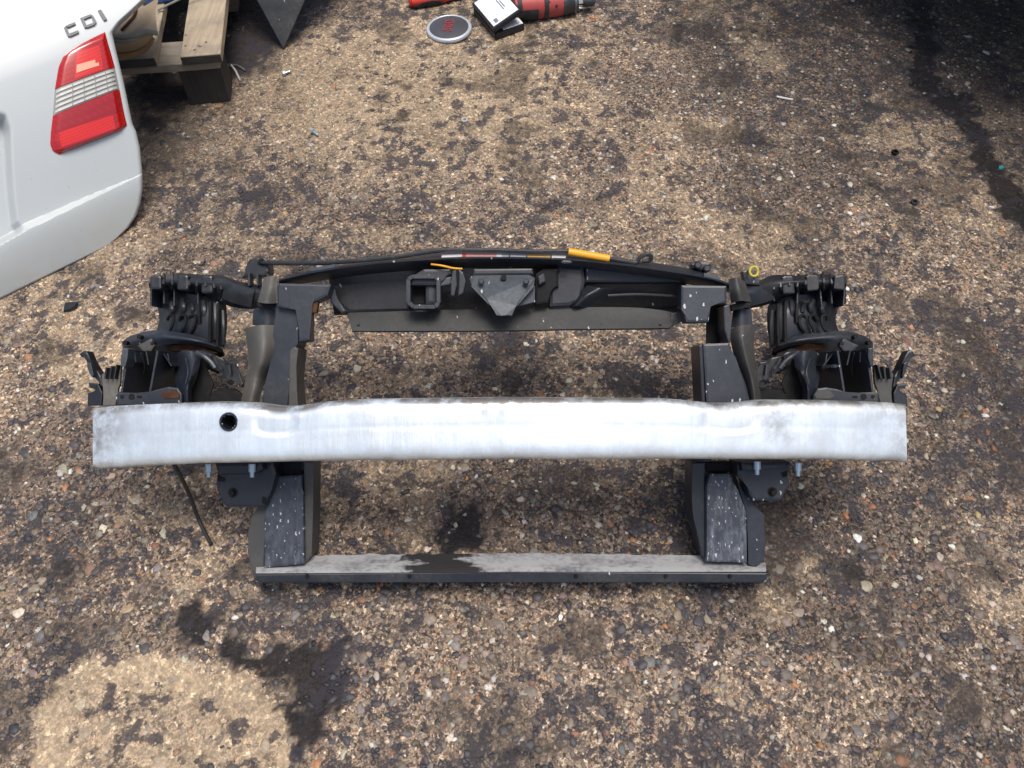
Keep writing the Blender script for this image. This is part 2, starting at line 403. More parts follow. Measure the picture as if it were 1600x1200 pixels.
def scatter(ids, sub, name):
    V, Fc = ico(sub); n = len(ids); nv = len(V)
    ang = rng.uniform(0, 6.283, n); el = rng.uniform(.5, 1.0, n)
    P = V[None] * (1 + rng.normal(0, .2, (n, nv, 1)))
    P = P * np.stack([rad[ids], rad[ids] * el, rad[ids] * rng.uniform(.35, .6, n)], -1)[:, None, :]
    ca, sa = np.cos(ang)[:, None], np.sin(ang)[:, None]
    xx = P[..., 0] * ca - P[..., 1] * sa; yy = P[..., 0] * sa + P[..., 1] * ca
    tx, ty = rng.normal(0, .12, (2, n, 1))
    zz = P[..., 2] + xx * tx + yy * ty - rad[ids][:, None] * rng.uniform(.12, .30, (n, 1))
    Q = np.stack([xx + px_[ids][:, None], yy + py_[ids][:, None], zz], -1).reshape(-1, 3)
    FF = (Fc[None] + (np.arange(n) * nv)[:, None, None]).reshape(-1, 3)
    me = np_mesh(name, Q, FF, 3); set_attr(me, 'tint', np.repeat(pc[ids], nv, 0)); me.materials.append(M_peb)
    return me
mid = rest[rad[rest] > .0042]; small = rest[rad[rest] <= .0042]
for me in (scatter(mid, 2, 'gravel'), scatter(small, 1, 'gravel')):
    o = link('gravel', me, ground); o['kind'] = 'stuff'
V, Fc = ico(2); shapes = []
for k in range(10):
    me = np_mesh('pebble', V * (1 + rng.normal(0, .13, (len(V), 1))), Fc, 3); me.materials.append(M_peb1); shapes.append(me)
for q in big:
    o = link('pebble', shapes[random.randrange(10)], ground)
    o.location = (px_[q], py_[q], -rad[q] * .14)
    o.scale = (rad[q], rad[q] * random.uniform(.55, 1), rad[q] * random.uniform(.34, .5)); o.rotation_euler = (random.gauss(0, .1), random.gauss(0, .1), random.uniform(0, 6.28))
    o.color = (*pc[q], 1)

# ------------------------------------------------------------------ front end panel of a car, lying back on the ground
D0 = 1.283
def Pl(px, py, w=0.0):
    """a point of the panel, in its own axes: u to the right, v up the panel, w out of its front face"""
    d = D0 - w
    return Vector(((px - 800) * d / F, (600 - py) * d / F, w))
FWD = Vector((0, math.cos(TH), -math.sin(TH)))
BASE = Pl(800, 905, -.04)
q = Matrix.Rotation(math.pi / 2 - TH, 3, 'X')
ORG = Vector((0, 0, H)) + FWD * D0
panel = empty('front_end_panel', ORG + q @ BASE, 'car front end carrier with silver bumper beam lying tilted back on the concrete', 'car panel', rot=q.to_euler())
def P(px, py, w=0.0): return Pl(px, py, w) - BASE
MIR = lambda x: 1555 - x

def plate(name, pts, w, th, mat, parent, bev=.0025, holes=(), wslope=None):
    """flat piece of the panel: outline at depth w, th thick, softened front edge"""
    bm = bmesh.new(); n = len(pts)
    ws = [w + (wslope(p) if wslope else 0) for p in pts]
    fr = [bm.verts.new(P(p[0], p[1], ww)) for p, ww in zip(pts, ws)]
    bk = [bm.verts.new(v.co - Vector((0, 0, th))) for v in fr]
    ff = bm.faces.new(fr); bm.faces.new(bk[::-1])
    for i in range(n): bm.faces.new((fr[i], bk[i], bk[(i + 1) % n], fr[(i + 1) % n]))
    if bev: bmesh.ops.bevel(bm, geom=list(ff.edges), offset=min(bev, th * .45), segments=2, affect='EDGES', profile=.6, clamp_overlap=True)
    return from_bm(name, bm, mat, parent)
def skin(name, rows, mat, parent, th=.003, nu=24, nv=24, smooth=True):
    """curved sheet through rows of (px, py, w)"""
    A = np.array([catmull(np.array([tuple(P(*p)) for p in r]), nu) for r in rows])
    G = np.stack([catmull(A[:, j], nv) for j in range(nu)], 1)
    vs = G.reshape(-1, 3); fs = [(i * nu + j, i * nu + j + 1, (i + 1) * nu + j + 1, (i + 1) * nu + j) for i in range(nv - 1) for j in range(nu - 1)]
    bm = bmesh.new(); bv = [bm.verts.new(v) for v in vs]
    for f in fs: bm.faces.new([bv[k] for k in f])
    bm.normal_update()
    if sum(f.normal.z for f in bm.faces) < 0: bmesh.ops.reverse_faces(bm, faces=bm.faces)
    bmesh.ops.solidify(bm, geom=bm.faces[:], thickness=th)
    o = from_bm(name, bm, mat, parent); return soft(o, 40) if smooth else o
def fin(name, a, b, depth, th, mat, parent, w=0.0):
    """thin rib standing on edge from a to b (px, py), depth back from w"""
    p0, p1 = P(*a, w), P(*b, w); d = (p1 - p0).normalized(); s = Vector((-d.y, d.x, 0)) * th / 2
    z = Vector((0, 0, -depth))
    vs = [p0 + s, p0 - s, p1 - s, p1 + s]; vs += [v + z for v in vs]
    return mesh(name, vs, [(0, 1, 2, 3), (7, 6, 5, 4), (0, 4, 5, 1), (1, 5, 6, 2), (2, 6, 7, 3), (3, 7, 4, 0)], mat, parent)
def ptube(name, pts, r, mat, parent, **k): return tube(name, [P(*p) for p in pts], r, mat, parent, **k)
def bolt(px, py, w, r, mat, parent, ax=(0, 0, 1), ln=.008):
    return lathe('bolt', P(px, py, w), ax, [(0, r * 1.25), (ln * .25, r * 1.25), (ln * .25, r), (ln, r), (ln * 1.15, r * .8)], mat, parent, n=6, smooth=False)

# --- bumper beam: bowed box section, pressed pockets, tow eye hole
m = NT('scuffed_aluminium'); c = coords(m)
cs = coords(m, (1, .12, 1)); n1 = m.n('TexNoise', i_Scale=60.0, i_Detail=6.0, i_Roughness=.7); m.l(cs, n1.inputs['Vector'])
n2 = m.n('TexNoise', i_Scale=22.0, i_Detail=8.0, i_Roughness=.72); m.l(c, n2.inputs['Vector'])
n3 = m.n('TexNoise', i_Scale=11.0, i_Detail=7.0, i_Roughness=.68); m.l(c, n3.inputs['Vector'])
dm = m.n('Attribute', attribute_name='grime')
gs = m.math('MULTIPLY', dm.outputs['Fac'], m.ramp(n2.outputs[0], [(.37, 0.0), (.57, 1.0)]))
col = m.mix(m.ramp(n1.outputs[0], [(.35, 0.0), (.7, .35)]), (.82, .88, .885), (.58, .63, .645))
col = m.mix(m.ramp(n3.outputs[0], [(.42, 0.0), (.66, .5)]), col, (.60, .585, .56))
col = m.mix(m.math('MINIMUM', gs, .9), col, (.17, .145, .12))
m.bump(m.math('ADD', n1.outputs[0], m.math('MULTIPLY', n2.outputs[0], .5)), .0018, .5)
M_alu = m.set(Base_Color=col, Roughness=m.math('ADD', .27, m.math('MULTIPLY', n2.outputs[0], .22)), Metallic=.58)
top = np.array([(145, 638), (180, 634), (250, 631), (330, 628), (395, 630), (415, 634), (440, 636), (465, 634), (500, 628), (560, 624), (800, 621), (1050, 623), (1090, 627), (1125, 631),
                (1160, 630), (1200, 625), (1300, 626), (1395, 629), (1412, 632)], float)
bot = np.array([(145, 733), (185, 731), (300, 724), (500, 720), (800, 717), (1100, 717), (1300, 718), (1395, 721), (1418, 723)], float)
NU, NV = 420, 30
xs = np.linspace(145, 1415, NU)
def smooth_interp(x, pts):
    y = np.interp(x, pts[:, 0], pts[:, 1]); k = np.ones(9) / 9
    return np.convolve(np.pad(y, 4, mode='edge'), k, 'valid')
ty, by = smooth_interp(xs, top), smooth_interp(xs, bot)
def bow(px): return .150 - .075 * abs((px - 780) / 635) ** 2.1
HOLE = (358, 659, 12.0)
vs, fs, gr = [], [], []
HV = np.linspace(0, 1, NV)
for i, px in enumerate(xs):
    for j, h in enumerate(HV):
        py = by[i] + (ty[i] - by[i]) * h
        ww = bow(px) - .010 * (abs(h - .5) * 2) ** 7 + .0008 * math.sin(px * .021 + 1) * math.cos(h * 2) + .0004 * math.sin(px * .09)
        ww += .0003 * float(sstep(.50, .53, np.array(h)) - sstep(.56, .60, np.array(h))) * -1
        for cx, cy, rx, ry in ((430, 661, 32, 19), (1140, 656, 42, 19)):
            dd = (abs((px - cx) / rx) ** 2.6 + abs((py - cy) / ry) ** 2.6) ** (1 / 2.6)
            ww -= .0022 * float(sstep(1.22, .84, np.array(dd)))
        dip = math.exp(-((px - 437) / 38) ** 2) + math.exp(-((px - 1128) / 45) ** 2)
        ww -= .006 * dip * float(sstep(.78, 1, np.array(h)))
        xx = px + (1415 - 145) * 0 + (2.5 if px > 1380 else 0) * (1 - h)
        vs.append(P(xx, py, ww))
        e = max(0, h - .86) / .14; g = .95 * e + .45 * max(0, .06 - h) / .06 + 1.1 * max(0, 1 - (px - 145) / 60) * (.45 + .55 * h) + .35 * max(0, (px - 1330) / 90)
        g += .7 * math.exp(-((px - 455) / 45) ** 2) * e ** .5 + .8 * math.exp(-((px - 1215) / 30) ** 2 - ((h - .6) / .3) ** 2) * .6 + .85 * math.exp(-((px - 780) / 95) ** 2) * max(0, h - .66) / .34 * (1 if (px % 26) < 9 or h > .9 else .25)
        g += .35 * math.exp(-((px - 1180) / 60) ** 2) * e ** .4 + .10 + .25 * max(0, 1 - abs(px - 600) / 60) * max(0, .35 - h)
        gr.append(min(g, 1))
for i in range(NU - 1):
    for j in range(NV - 1):
        cx = (xs[i] + xs[i + 1]) / 2; cy = by[i] + (ty[i] - by[i]) * (HV[j] + HV[j + 1]) / 2
        if math.hypot(cx - HOLE[0], cy - HOLE[1]) < HOLE[2]: continue
        a = i * NV + j; fs.append((a, a + NV, a + NV + 1, a + 1))
DEP = .055
nb = len(vs)
for i, px in enumerate(xs):                      # top and bottom walls, back wall
    for j in (0, NV - 1):
        v = vs[i * NV + j] - Vector((0, 0, DEP)); vs.append(v); gr.append(.5)
for i in range(NU - 1):
    a, b = nb + 2 * i, nb + 2 * i + 2
    fs += [(i * NV, a, b, (i + 1) * NV), (i * NV + NV - 1, (i + 1) * NV + NV - 1, b + 1, a + 1), (a, a + 1, b + 1, b)]
beam = mesh('bumper_beam', vs, fs, M_alu, panel)
at_ = beam.data.attributes.new('grime', 'FLOAT', 'POINT'); at_.data.foreach_set('value', gr)
soft(beam, 50)
wh = bow(HOLE[0])
lathe('tow_eye_socket', P(HOLE[0], HOLE[1], wh) - Vector((0, 0, .05)), (0, 0, 1), [(0, .012), (.002, .0135), (.050, .0135), (.0525, .0132), (.0525, .0105), (.004, .0100)], M_blk, beam, n=32)
for px in (150, 1410):                            # webs closing the open ends
    i = 4 if px < 500 else NU - 5
    box('end_web', (vs[i * NV].x, (vs[i * NV].y + vs[i * NV + NV - 1].y) / 2, vs[i * NV + NV // 2].z - DEP / 2), (.003, .06, DEP * .9), M_alu, beam)

# --- lower crossmember (rests on the ground)
prof_x = np.linspace(400, 1197, 160); rows = []
for px in prof_x:
    e = sstep(np.array(400.), np.array(445.), np.array(px)) * sstep(np.array(1197.), np.array(1150.), np.array(px)); e = float(e)
    bwy = 4 * (1 - ((px - 800) / 400) ** 2)
    yb = 872 - bwy + (1 - e) * 8 + float(vnoise(np.array([px * .09]), np.array([2.5]), 4)[0] - .5) * 4
    rows.append([P(px, 909 - bwy * .4, -.004), P(px, 897 - bwy * .6, 0), P(px, 893 - bwy * .7, -.004), P(px, 884 - bwy * .9, -.025), P(px, yb, -.046), P(px, yb - 3 + 6 * (1 - e), -.052), P(px, 880, -.054), P(px, 902, -.045)])
vs = [v for r in rows for v in r]; k8 = 8
fs = [(i * k8 + j, i * k8 + (j + 1) % k8, (i + 1) * k8 + (j + 1) % k8, (i + 1) * k8 + j) for i in range(len(rows) - 1) for j in range(k8)]
fs += [tuple(range(k8))[::-1], tuple((len(rows) - 1) * k8 + j for j in range(k8))]
low = soft(mesh('lower_crossmember', vs, fs, M_sill, panel), 30)
plate('front_flange', [(399, 897), (800, 894.5), (1199, 895), (1199, 905), (1192, 911), (800, 909.5), (410, 911), (399, 908)], .0045, .008, M_blk2, low)
m = NT('oily_dust_caked_plastic'); c = coords(m); t_ = m.n('SeparateXYZ'); m.l(c, t_.inputs[0])
n1 = m.n('TexNoise', i_Scale=26.0, i_Detail=7.0, i_Roughness=.7); m.l(coords(m, (.5, 1, 1)), n1.inputs['Vector'])
n2 = m.n('TexNoise', i_Scale=130.0, i_Detail=4.0); m.l(c, n2.inputs['Vector'])
oz = m.ramp(m.math('ADD', m.math('MULTIPLY', m.math('ABSOLUTE', m.math('ADD', t_.outputs[0], .115)), 4.2), m.math('MULTIPLY', n1.outputs[0], .9)), [(.62, 1.0), (.70, .0)])
dz = m.ramp(m.math('ADD', m.math('MULTIPLY', n1.outputs[0], .8), m.math('MULTIPLY', n2.outputs[0], .35)), [(.42, 0.0), (.62, 1.0)])
col = m.mix(dz, (.12, .12, .125), (.33, .328, .325)); col = m.mix(oz, col, (.018, .016, .016)); m.bump(n2.outputs[0], .001, .6)
low.data.materials[0] = m.set(Base_Color=col, Roughness=.75)
for px in (480, 640, 900, 1040, 1140):
    bolt(px, 900, .004, .003, M_void, low, ln=.003)

# --- side uprights (channel: web, flanges, duct)
def upright(right):
    X = (lambda x: MIR(x)) if right else (lambda x: x)
    f = lambda l: [(X(x), y) for x, y in l]
    mat = M_speck if right else M_grey
    up = plate('side_upright', f([(430, 474), (466, 474), (466, 537), (452, 560), (449, 640), (406, 640), (414, 600), (424, 560), (431, 520)]) if not right else
               [(1098, 537), (1140, 535), (1146, 560), (1166, 600), (1176, 640), (1104, 640)], -.018, .05, mat, panel, .004)
    if not right:
        plate('inner_flange', [(452, 548), (460, 541), (466, 545), (463, 570), (461, 600), (466, 640), (450, 640)], -.012, .055, M_duct2, up)
        plate('inner_flange', [(449, 640), (474, 640), (474, 736), (449, 736)], -.03, .05, M_blk, up)
    else:
        plate('inner_flange', [(1092, 540), (1098, 536), (1103, 640), (1097, 640)], -.016, .06, M_blk, up)
        plate('slot_back', [(1104, 475), (1136, 475), (1136, 536), (1104, 536)], -.075, .004, M_void, up)
        plate('inner_flange', [(1090, 640), (1112, 640), (1112, 745), (1090, 745)], -.03, .05, M_blk, up)
        plate('outer_cheek', [(1130, 478), (1141, 475), (1143, 505), (1142, 530), (1139, 538), (1132, 516)], -.02, .05, M_grey, up)
    # corner plate joining the upright to the top rail
    if not right:
        plate('corner_plate', [(432, 447), (436, 442), (518, 444), (512, 462), (492, 472), (484, 474), (484, 532), (466, 535), (466, 480), (432, 480)], -.004, .03, M_grey, up, .004)
        plate('rust_patch', [(484, 474), (492, 469), (497, 471), (494, 489), (485, 489)], -.008, .012, M_rust, up)
    else:
        plate('corner_plate', [(1064, 445), (1136, 446), (1136, 474), (1106, 475), (1108, 503), (1072, 504), (1069, 482), (1064, 478)], -.004, .03, M_speck, up, .004)
    # lower half below the beam
    if not right:
        lo = plate('lower_upright', [(432, 744), (471, 742), (471, 772), (474, 776), (475, 882), (412, 888), (412, 806), (418, 782), (430, 770)], -.012, .04, M_streak, up, .004)
        plate('upper_box', [(432, 722), (472, 722), (472, 744), (432, 746)], -.028, .03, M_void, up)
        plate('inner_flange', [(474, 722), (490, 722), (489, 800), (487, 868), (476, 882)], -.022, .05, M_duct2, up)
        plate('outer_flange', [(428, 740), (432, 770), (418, 782), (412, 806), (412, 889), (402, 902), (393, 894), (386, 860), (391, 846), (386, 836), (392, 808), (408, 788)], -.02, .03, M_duct2, up)
    else:
        lo = plate('lower_upright', [(1110, 740), (1142, 740), (1150, 768), (1167, 800), (1168, 880), (1104, 878), (1104, 760)], -.012, .04, M_streak2, up, .004)
        plate('upper_box', [(1100, 722), (1144, 722), (1144, 738), (1104, 738)], -.026, .03, M_void, up)
        plate('inner_flange', [(1080, 722), (1102, 722), (1103, 877), (1096, 866), (1083, 806), (1081, 780)], -.022, .05, M_blk, up)
        plate('outer_flange', [(1146, 735), (1160, 766), (1176, 790), (1196, 806), (1192, 830), (1196, 852), (1194, 876), (1180, 888), (1169, 882), (1168, 800)], -.02, .03, M_grey, up)
    # dusty air duct outside the upright
    X2 = (lambda x: MIR(x)) if right else (lambda x: x)
    md = M_duct2 if right else M_duct
    r = lambda l: [(X2(x), y, w) for x, y, w in l]
    if not right:
        rows = [r([(412, 434, -.03), (424, 431, -.008), (433, 436, -.012)]), r([(408, 452, -.02), (420, 450, .004), (433, 452, -.004)]), r([(402, 472, -.03), (414, 474, .0), (432, 474, -.012)])]
        skin('air_duct', rows, md, up, nv=14)
        rows = [r([(396, 482, -.045), (412, 480, -.035), (431, 484, -.038)]), r([(394, 508, -.05), (412, 510, -.035), (430, 510, -.04)])]
        skin('air_duct', rows, M_grey, up, nv=8)
        rows = [r([(382, 513, -.05), (405, 508, -.014), (430, 508, -.026)]), r([(386, 540, -.05), (408, 540, .0), (431, 540, -.02)]), r([(388, 562, -.045), (406, 566, .0), (430, 565, -.03)]),
                r([(384, 590, -.04), (400, 590, -.012), (418, 592, -.04)]), r([(379, 615, -.04), (394, 615, -.01), (408, 615, -.03)]), r([(373, 642, -.045), (386, 642, -.012), (404, 642, -.03)])]
        skin('air_duct', rows, md, up, nv=40)
    else:
        rows = [[(1138, 436, -.012), (1152, 434, .0), (1164, 440, -.03)], [(1140, 455, -.006), (1156, 453, .006), (1170, 458, -.03)], [(1142, 474, -.02), (1158, 470, .0), (1174, 472, -.03)]]
        skin('air_duct', rows, md, up, nv=14)
        rows = [[(1146, 480, -.045), (1158, 480, -.035), (1174, 482, -.04)], [(1142, 512, -.045), (1158, 510, -.035), (1176, 508, -.04)]]
        skin('air_duct', rows, M_grey, up, nv=8)
        rows = [[(1141, 514, -.03), (1160, 508, -.014), (1184, 506, -.045)], [(1142, 535, -.03), (1160, 530, -.002), (1178, 530, -.04)], [(1150, 566, -.03), (1166, 560, -.002), (1180, 560, -.04)],
                [(1164, 600, -.03), (1176, 596, -.012), (1186, 596, -.04)], [(1174, 642, -.03), (1182, 642, -.014), (1190, 642, -.04)]]
        skin('air_duct', rows, md, up, nv=40)
        rows = [[(1141, 540, -.03), (1160, 580, -.026), (1176, 642, -.03)], [(1128, 540, -.05), (1140, 580, -.05), (1150, 642, -.05)]]
    # dark mouth under the upper duct
    a = [(400, 474), (414, 470), (430, 472), (432, 486), (418, 482), (402, 480)]
    plate('duct_mouth', f(a) if not right else [(1142, 476), (1160, 472), (1176, 474), (1172, 482), (1158, 480), (1144, 486)], -.02, .02, M_void, up)
    return up
upright(False); upright(True)

# --- upper crossmember
TE = np.array([(436, 438), (480, 428), (520, 421), (580, 413), (640, 408), (720, 404), (800, 404), (880, 406), (940, 411), (1000, 418), (1060, 427), (1110, 436), (1142, 446)], float)
xs2 = np.linspace(436, 1142, 90); ey = catmull(TE, 90)[:, 1]; xs2 = catmull(TE, 90)[:, 0]
vs = []
ss_ = lambda v: float(sstep(np.array(620.), np.array(690.), np.array(v)))
for px, py in zip(xs2, ey):
    e = float(sstep(np.array(0.), np.array(60.), np.array(min(px - 436, 1142 - px))))
    vs += [P(px, py + 12 + 3 * e, -.065), P(px, py + 3.6, -.012), P(px, py, -.006), P(px, py - 2.5, -.012), P(px, py - (3.5 + 5 * ss_(px)) * e - 2, -.055), P(px, py - (2.5 + 5 * ss_(px)) * e + 3, -.07)]
k6 = 6
fs = [(i * k6 + j, i * k6 + (j + 1) % k6, (i + 1) * k6 + (j + 1) % k6, (i + 1) * k6 + j) for i in range(89) for j in range(k6)]
fs += [tuple(range(k6))[::-1], tuple(89 * k6 + j for j in range(k6))]
uc = soft(mesh('upper_crossmember', vs, fs, M_grey, panel), 32)
# rear wall of the channel
vs = []
for px, py in zip(xs2, ey):
    bt_ = 492 if 521 < px < 1066 else py + 12; vs += [P(px, py + 6, -.062), P(px, bt_, -.105)]
fs = [(2 * i, 2 * i + 1, 2 * i + 3, 2 * i + 2) for i in range(0, 89)]
vv = vs + [v - Vector((0, 0, .003)) for v in vs]; nvv = len(vs)
fs = fs + [tuple(nvv + k for k in f[::-1]) for f in fs]
mesh('rear_wall', vv, fs, M_blk, uc)
plate('wall_panel', [(521, 446), (524, 423), (580, 415), (640, 411), (640, 486), (545, 488), (536, 482), (521, 466)], -.075, .01, M_blk2, uc, .006)
plate('wall_step', [(514, 446), (522, 446), (526, 470), (540, 486), (534, 490), (516, 472)], -.03, .02, M_grey, uc)
# right side mouldings
plate('wall_panel', [(872, 414), (912, 416), (915, 440), (912, 452), (900, 462), (892, 478), (858, 480), (858, 452), (872, 448)], -.04, .03, M_blk, uc, .006)
plate('upper_band', [(914, 417), (1000, 421), (1064, 432), (1064, 441), (914, 441)], -.05, .03, M_grey, uc, .004)
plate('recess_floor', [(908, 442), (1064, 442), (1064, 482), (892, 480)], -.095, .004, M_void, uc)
rows = [[(918, 446, -.045), (938, 450, -.034), (960, 452, -.05)], [(900, 462, -.045), (918, 462, -.03), (940, 466, -.05)], [(890, 480, -.05), (900, 478, -.036), (915, 482, -.05)]]
skin('curved_rib', rows, M_blk, uc, nv=14)
ptube('seam', [(950, 462, -.052), (1000, 460, -.050), (1060, 463, -.052)], .0025, M_blk, uc, samples=12)
# lower lip
rows = [[(541, 489, -.052), (600, 487, -.050), (700, 484, -.05), (800, 483, -.05), (900, 480, -.05), (1000, 481, -.05), (1060, 489, -.052)],
        [(545, 500, -.044), (600, 499, -.042), (700, 498, -.041), (800, 497, -.041), (900, 496, -.041), (1000, 497, -.042), (1056, 500, -.046)],
        [(550, 517, -.036), (600, 517, -.031), (700, 517, -.03), (800, 516, -.03), (900, 514, -.03), (1000, 513, -.031), (1046, 512, -.036)]]
skin('lower_lip', rows, M_lip, uc, nu=60, nv=12, th=.004)
for px in (560, 670, 792, 940, 1032):
    bolt(px, 506, -.036, .002, M_lip, uc, ln=.002)
plate('lip_tear', [(1048, 490), (1066, 484), (1070, 500), (1056, 508), (1046, 513)], -.046, .006, M_duct2, uc)
plate('edge_pad', [(876, 409), (880, 406), (892, 407), (895, 410), (890, 412), (879, 412)], .001, .006, M_grey, uc)
# bonnet catch bracket
cb = plate('latch_bracket', [(733, 434), (742, 428), (826, 428), (836, 434), (835, 444), (812, 468), (807, 477), (800, 494), (790, 491), (784, 494), (775, 493), (768, 476), (760, 466), (736, 444)], .012, .004, M_steel, uc, .0015,
           wslope=lambda p: -.0007 * max(0, 462 - p[1]) - .00012 * abs(p[0] - 786))
plate('fold', [(740, 420), (832, 419), (834, 429), (738, 430)], -.014, .022, M_blk, cb, .003)
fin('edge_fold', (737, 446), (766, 476), .018, .003, M_steel, cb, .006); fin('edge_fold', (834, 446), (806, 478), .018, .003, M_steel, cb, .006)
plate('side_gusset', [(806, 477), (836, 446), (836, 472), (812, 478)], -.012, .004, M_steel, cb, .001)
for hx, hy in ((752, 440), (822, 440)): bolt(hx, hy, .0, .0045, M_grey, cb, ln=.005)
lathe('hole_rim', P(787, 434, -.012), (0, 0, 1), [(0, .0045), (.006, .0045)], M_void, cb, n=14)
# latch box on the left
lb = plate('latch_housing', [(645, 430), (662, 420), (704, 420), (706, 428), (690, 434), (686, 446), (640, 446), (640, 436)], -.014, .03, M_blk, uc, .004)
ring_o = [(638, 436), (644, 432), (680, 432), (685, 437), (685, 473), (680, 479), (646, 479), (638, 472)]
for a, b in zip(ring_o, ring_o[1:] + ring_o[:1]):
    fin('rim', a, b, .035, .006, M_grey, lb, -.004)
plate('latch_core', [(664, 440), (682, 440), (682, 476), (664, 476)], -.022, .02, M_grey, lb, .006)
plate('latch_floor', [(642, 438), (664, 438), (664, 476), (642, 476)], -.045, .004, M_void, lb)
for pts in ([(706, 424), (713, 420), (714, 446), (710, 462), (704, 462), (704, 446), (707, 440)], [(716, 420), (724, 426), (728, 440), (724, 458), (716, 463), (715, 456), (720, 448), (718, 436)]):
    plate('prong', pts, -.004, .012, M_blk, lb, .002)
plate('link_arm', [(684, 434), (706, 432), (706, 444), (686, 448)], -.018, .008, M_steel, lb)
ptube('yellow_wire', [(674, 413, -.012), (690, 415, -.004), (708, 419, -.008), (722, 420, -.012)], .0016, M_yel, lb, samples=10)
plate('side_block', [(836, 428), (848, 420), (872, 419), (873, 448), (857, 452), (857, 474), (836, 476)], -.028, .025, M_void, uc, .004)
plate('block_tab', [(840, 432), (850, 426), (853, 440), (842, 446)], -.018, .01, M_blk, uc)
# flat stickers on the sloping top edge
M_st = [plastic('sticker_' + n, c_, .4, dust=.3) for n, c_ in (('white', (.55, .54, .53)), ('red', (.5, .03, .03)), ('pink', (.5, .22, .2)), ('grey', (.28, .3, .32)), ('amber', (.42, .26, .08)))]
for x0, x1, k in ((690, 722, 0), (722, 728, 1), (728, 776, 2), (776, 784, 0), (784, 795, 3), (797, 822, 3), (824, 860, 4), (862, 884, 0)):
    ya, yb = float(np.interp(x0, TE[:, 0], TE[:, 1])), float(np.interp(x1, TE[:, 0], TE[:, 1]))
    plate('warning_sticker', [(x0, ya - 3.0), (x1, yb - 3.0), (x1, yb - 7.5), (x0, ya - 7.5)], -.013, .001, M_st[k], uc, 0, wslope=lambda p: -.006 if p[1] < np.interp(p[0], TE[:, 0], TE[:, 1]) - 6 else 0)
for x0, x1 in ((484, 524), (1100, 1126)):
    ya, yb = float(np.interp(x0, TE[:, 0], TE[:, 1])), float(np.interp(x1, TE[:, 0], TE[:, 1]))
    plate('edge_strip', [(x0, ya - 3), (x1, yb - 3), (x1, yb - 8), (x0, ya - 8)], -.012, .002, M_steel, uc, 0)
# release cable with yellow sleeve
rc = ptube('release_cable', [(404, 410, -.05), (440, 411, -.03), (500, 411, -.02), (560, 407, -.016), (620, 401, -.012), (690, 391, -.012), (760, 391, -.012), (830, 393, -.012), (889, 393, -.012), (952, 404, -.016)], .0036, M_cable, panel, samples=60)
ptube('cable_sleeve', [(888, 393, -.011), (952, 404, -.015)], .0058, M_yel, rc, n=12)
ptube('cable_tail', [(952, 404, -.016), (975, 408, -.018), (994, 410, -.02), (1000, 402, -.016), (1012, 397, -.014), (1018, 402, -.016), (1014, 407, -.02), (1004, 408, -.02)], .0034, M_cable, rc, samples=40)
# small clips along the top edge
cl = plate('cable_clip', [(386, 410), (390, 404), (402, 402), (410, 406), (418, 405), (420, 424), (414, 432), (392, 432), (376, 434), (386, 424)], -.05, .03, M_blk, panel, .004)
fin('prong', (389, 426), (389, 446), .02, .003, M_grey, cl, -.035); fin('prong', (402, 428), (402, 446), .02, .003, M_grey, cl, -.035); fin('prong', (418, 428), (418, 446), .02, .003, M_grey, cl, -.035)
lathe('pin', P(411, 410, -.052), (0, 0, 1), [(0, .005), (.008, .005), (.01, .003)], M_void, cl, n=12)
cl = plate('cable_clip', [(1080, 412), (1092, 408), (1110, 410), (1112, 420), (1098, 424), (1082, 420)], -.045, .02, M_blk, panel, .004)
lathe('pin', P(1088, 416, -.05), (0, 0, 1), [(0, .006), (.012, .006), (.014, .004)], M_grey, cl, n=12)
lathe('pin', P(1102, 421, -.05), (0, 0, 1), [(0, .006), (.012, .006), (.014, .004)], M_grey, cl, n=12)
plate('edge_clip', [(938, 405), (958, 404), (1000, 410), (1002, 418), (960, 412)], -.03, .016, M_blk, panel, .003)
rg = [(1178 + 6.5 * math.cos(t), 424 + 7.5 * math.sin(t), -.03 + .004 * math.sin(t)) for t in np.linspace(.0, 6.2, 18)]
ptube('ring_clip', rg, .0018, M_yel2, panel)
plate('clip_foot', [(1160, 424), (1168, 420), (1172, 432), (1190, 436), (1188, 446), (1164, 444)], -.04, .015, M_blk, panel, .003)
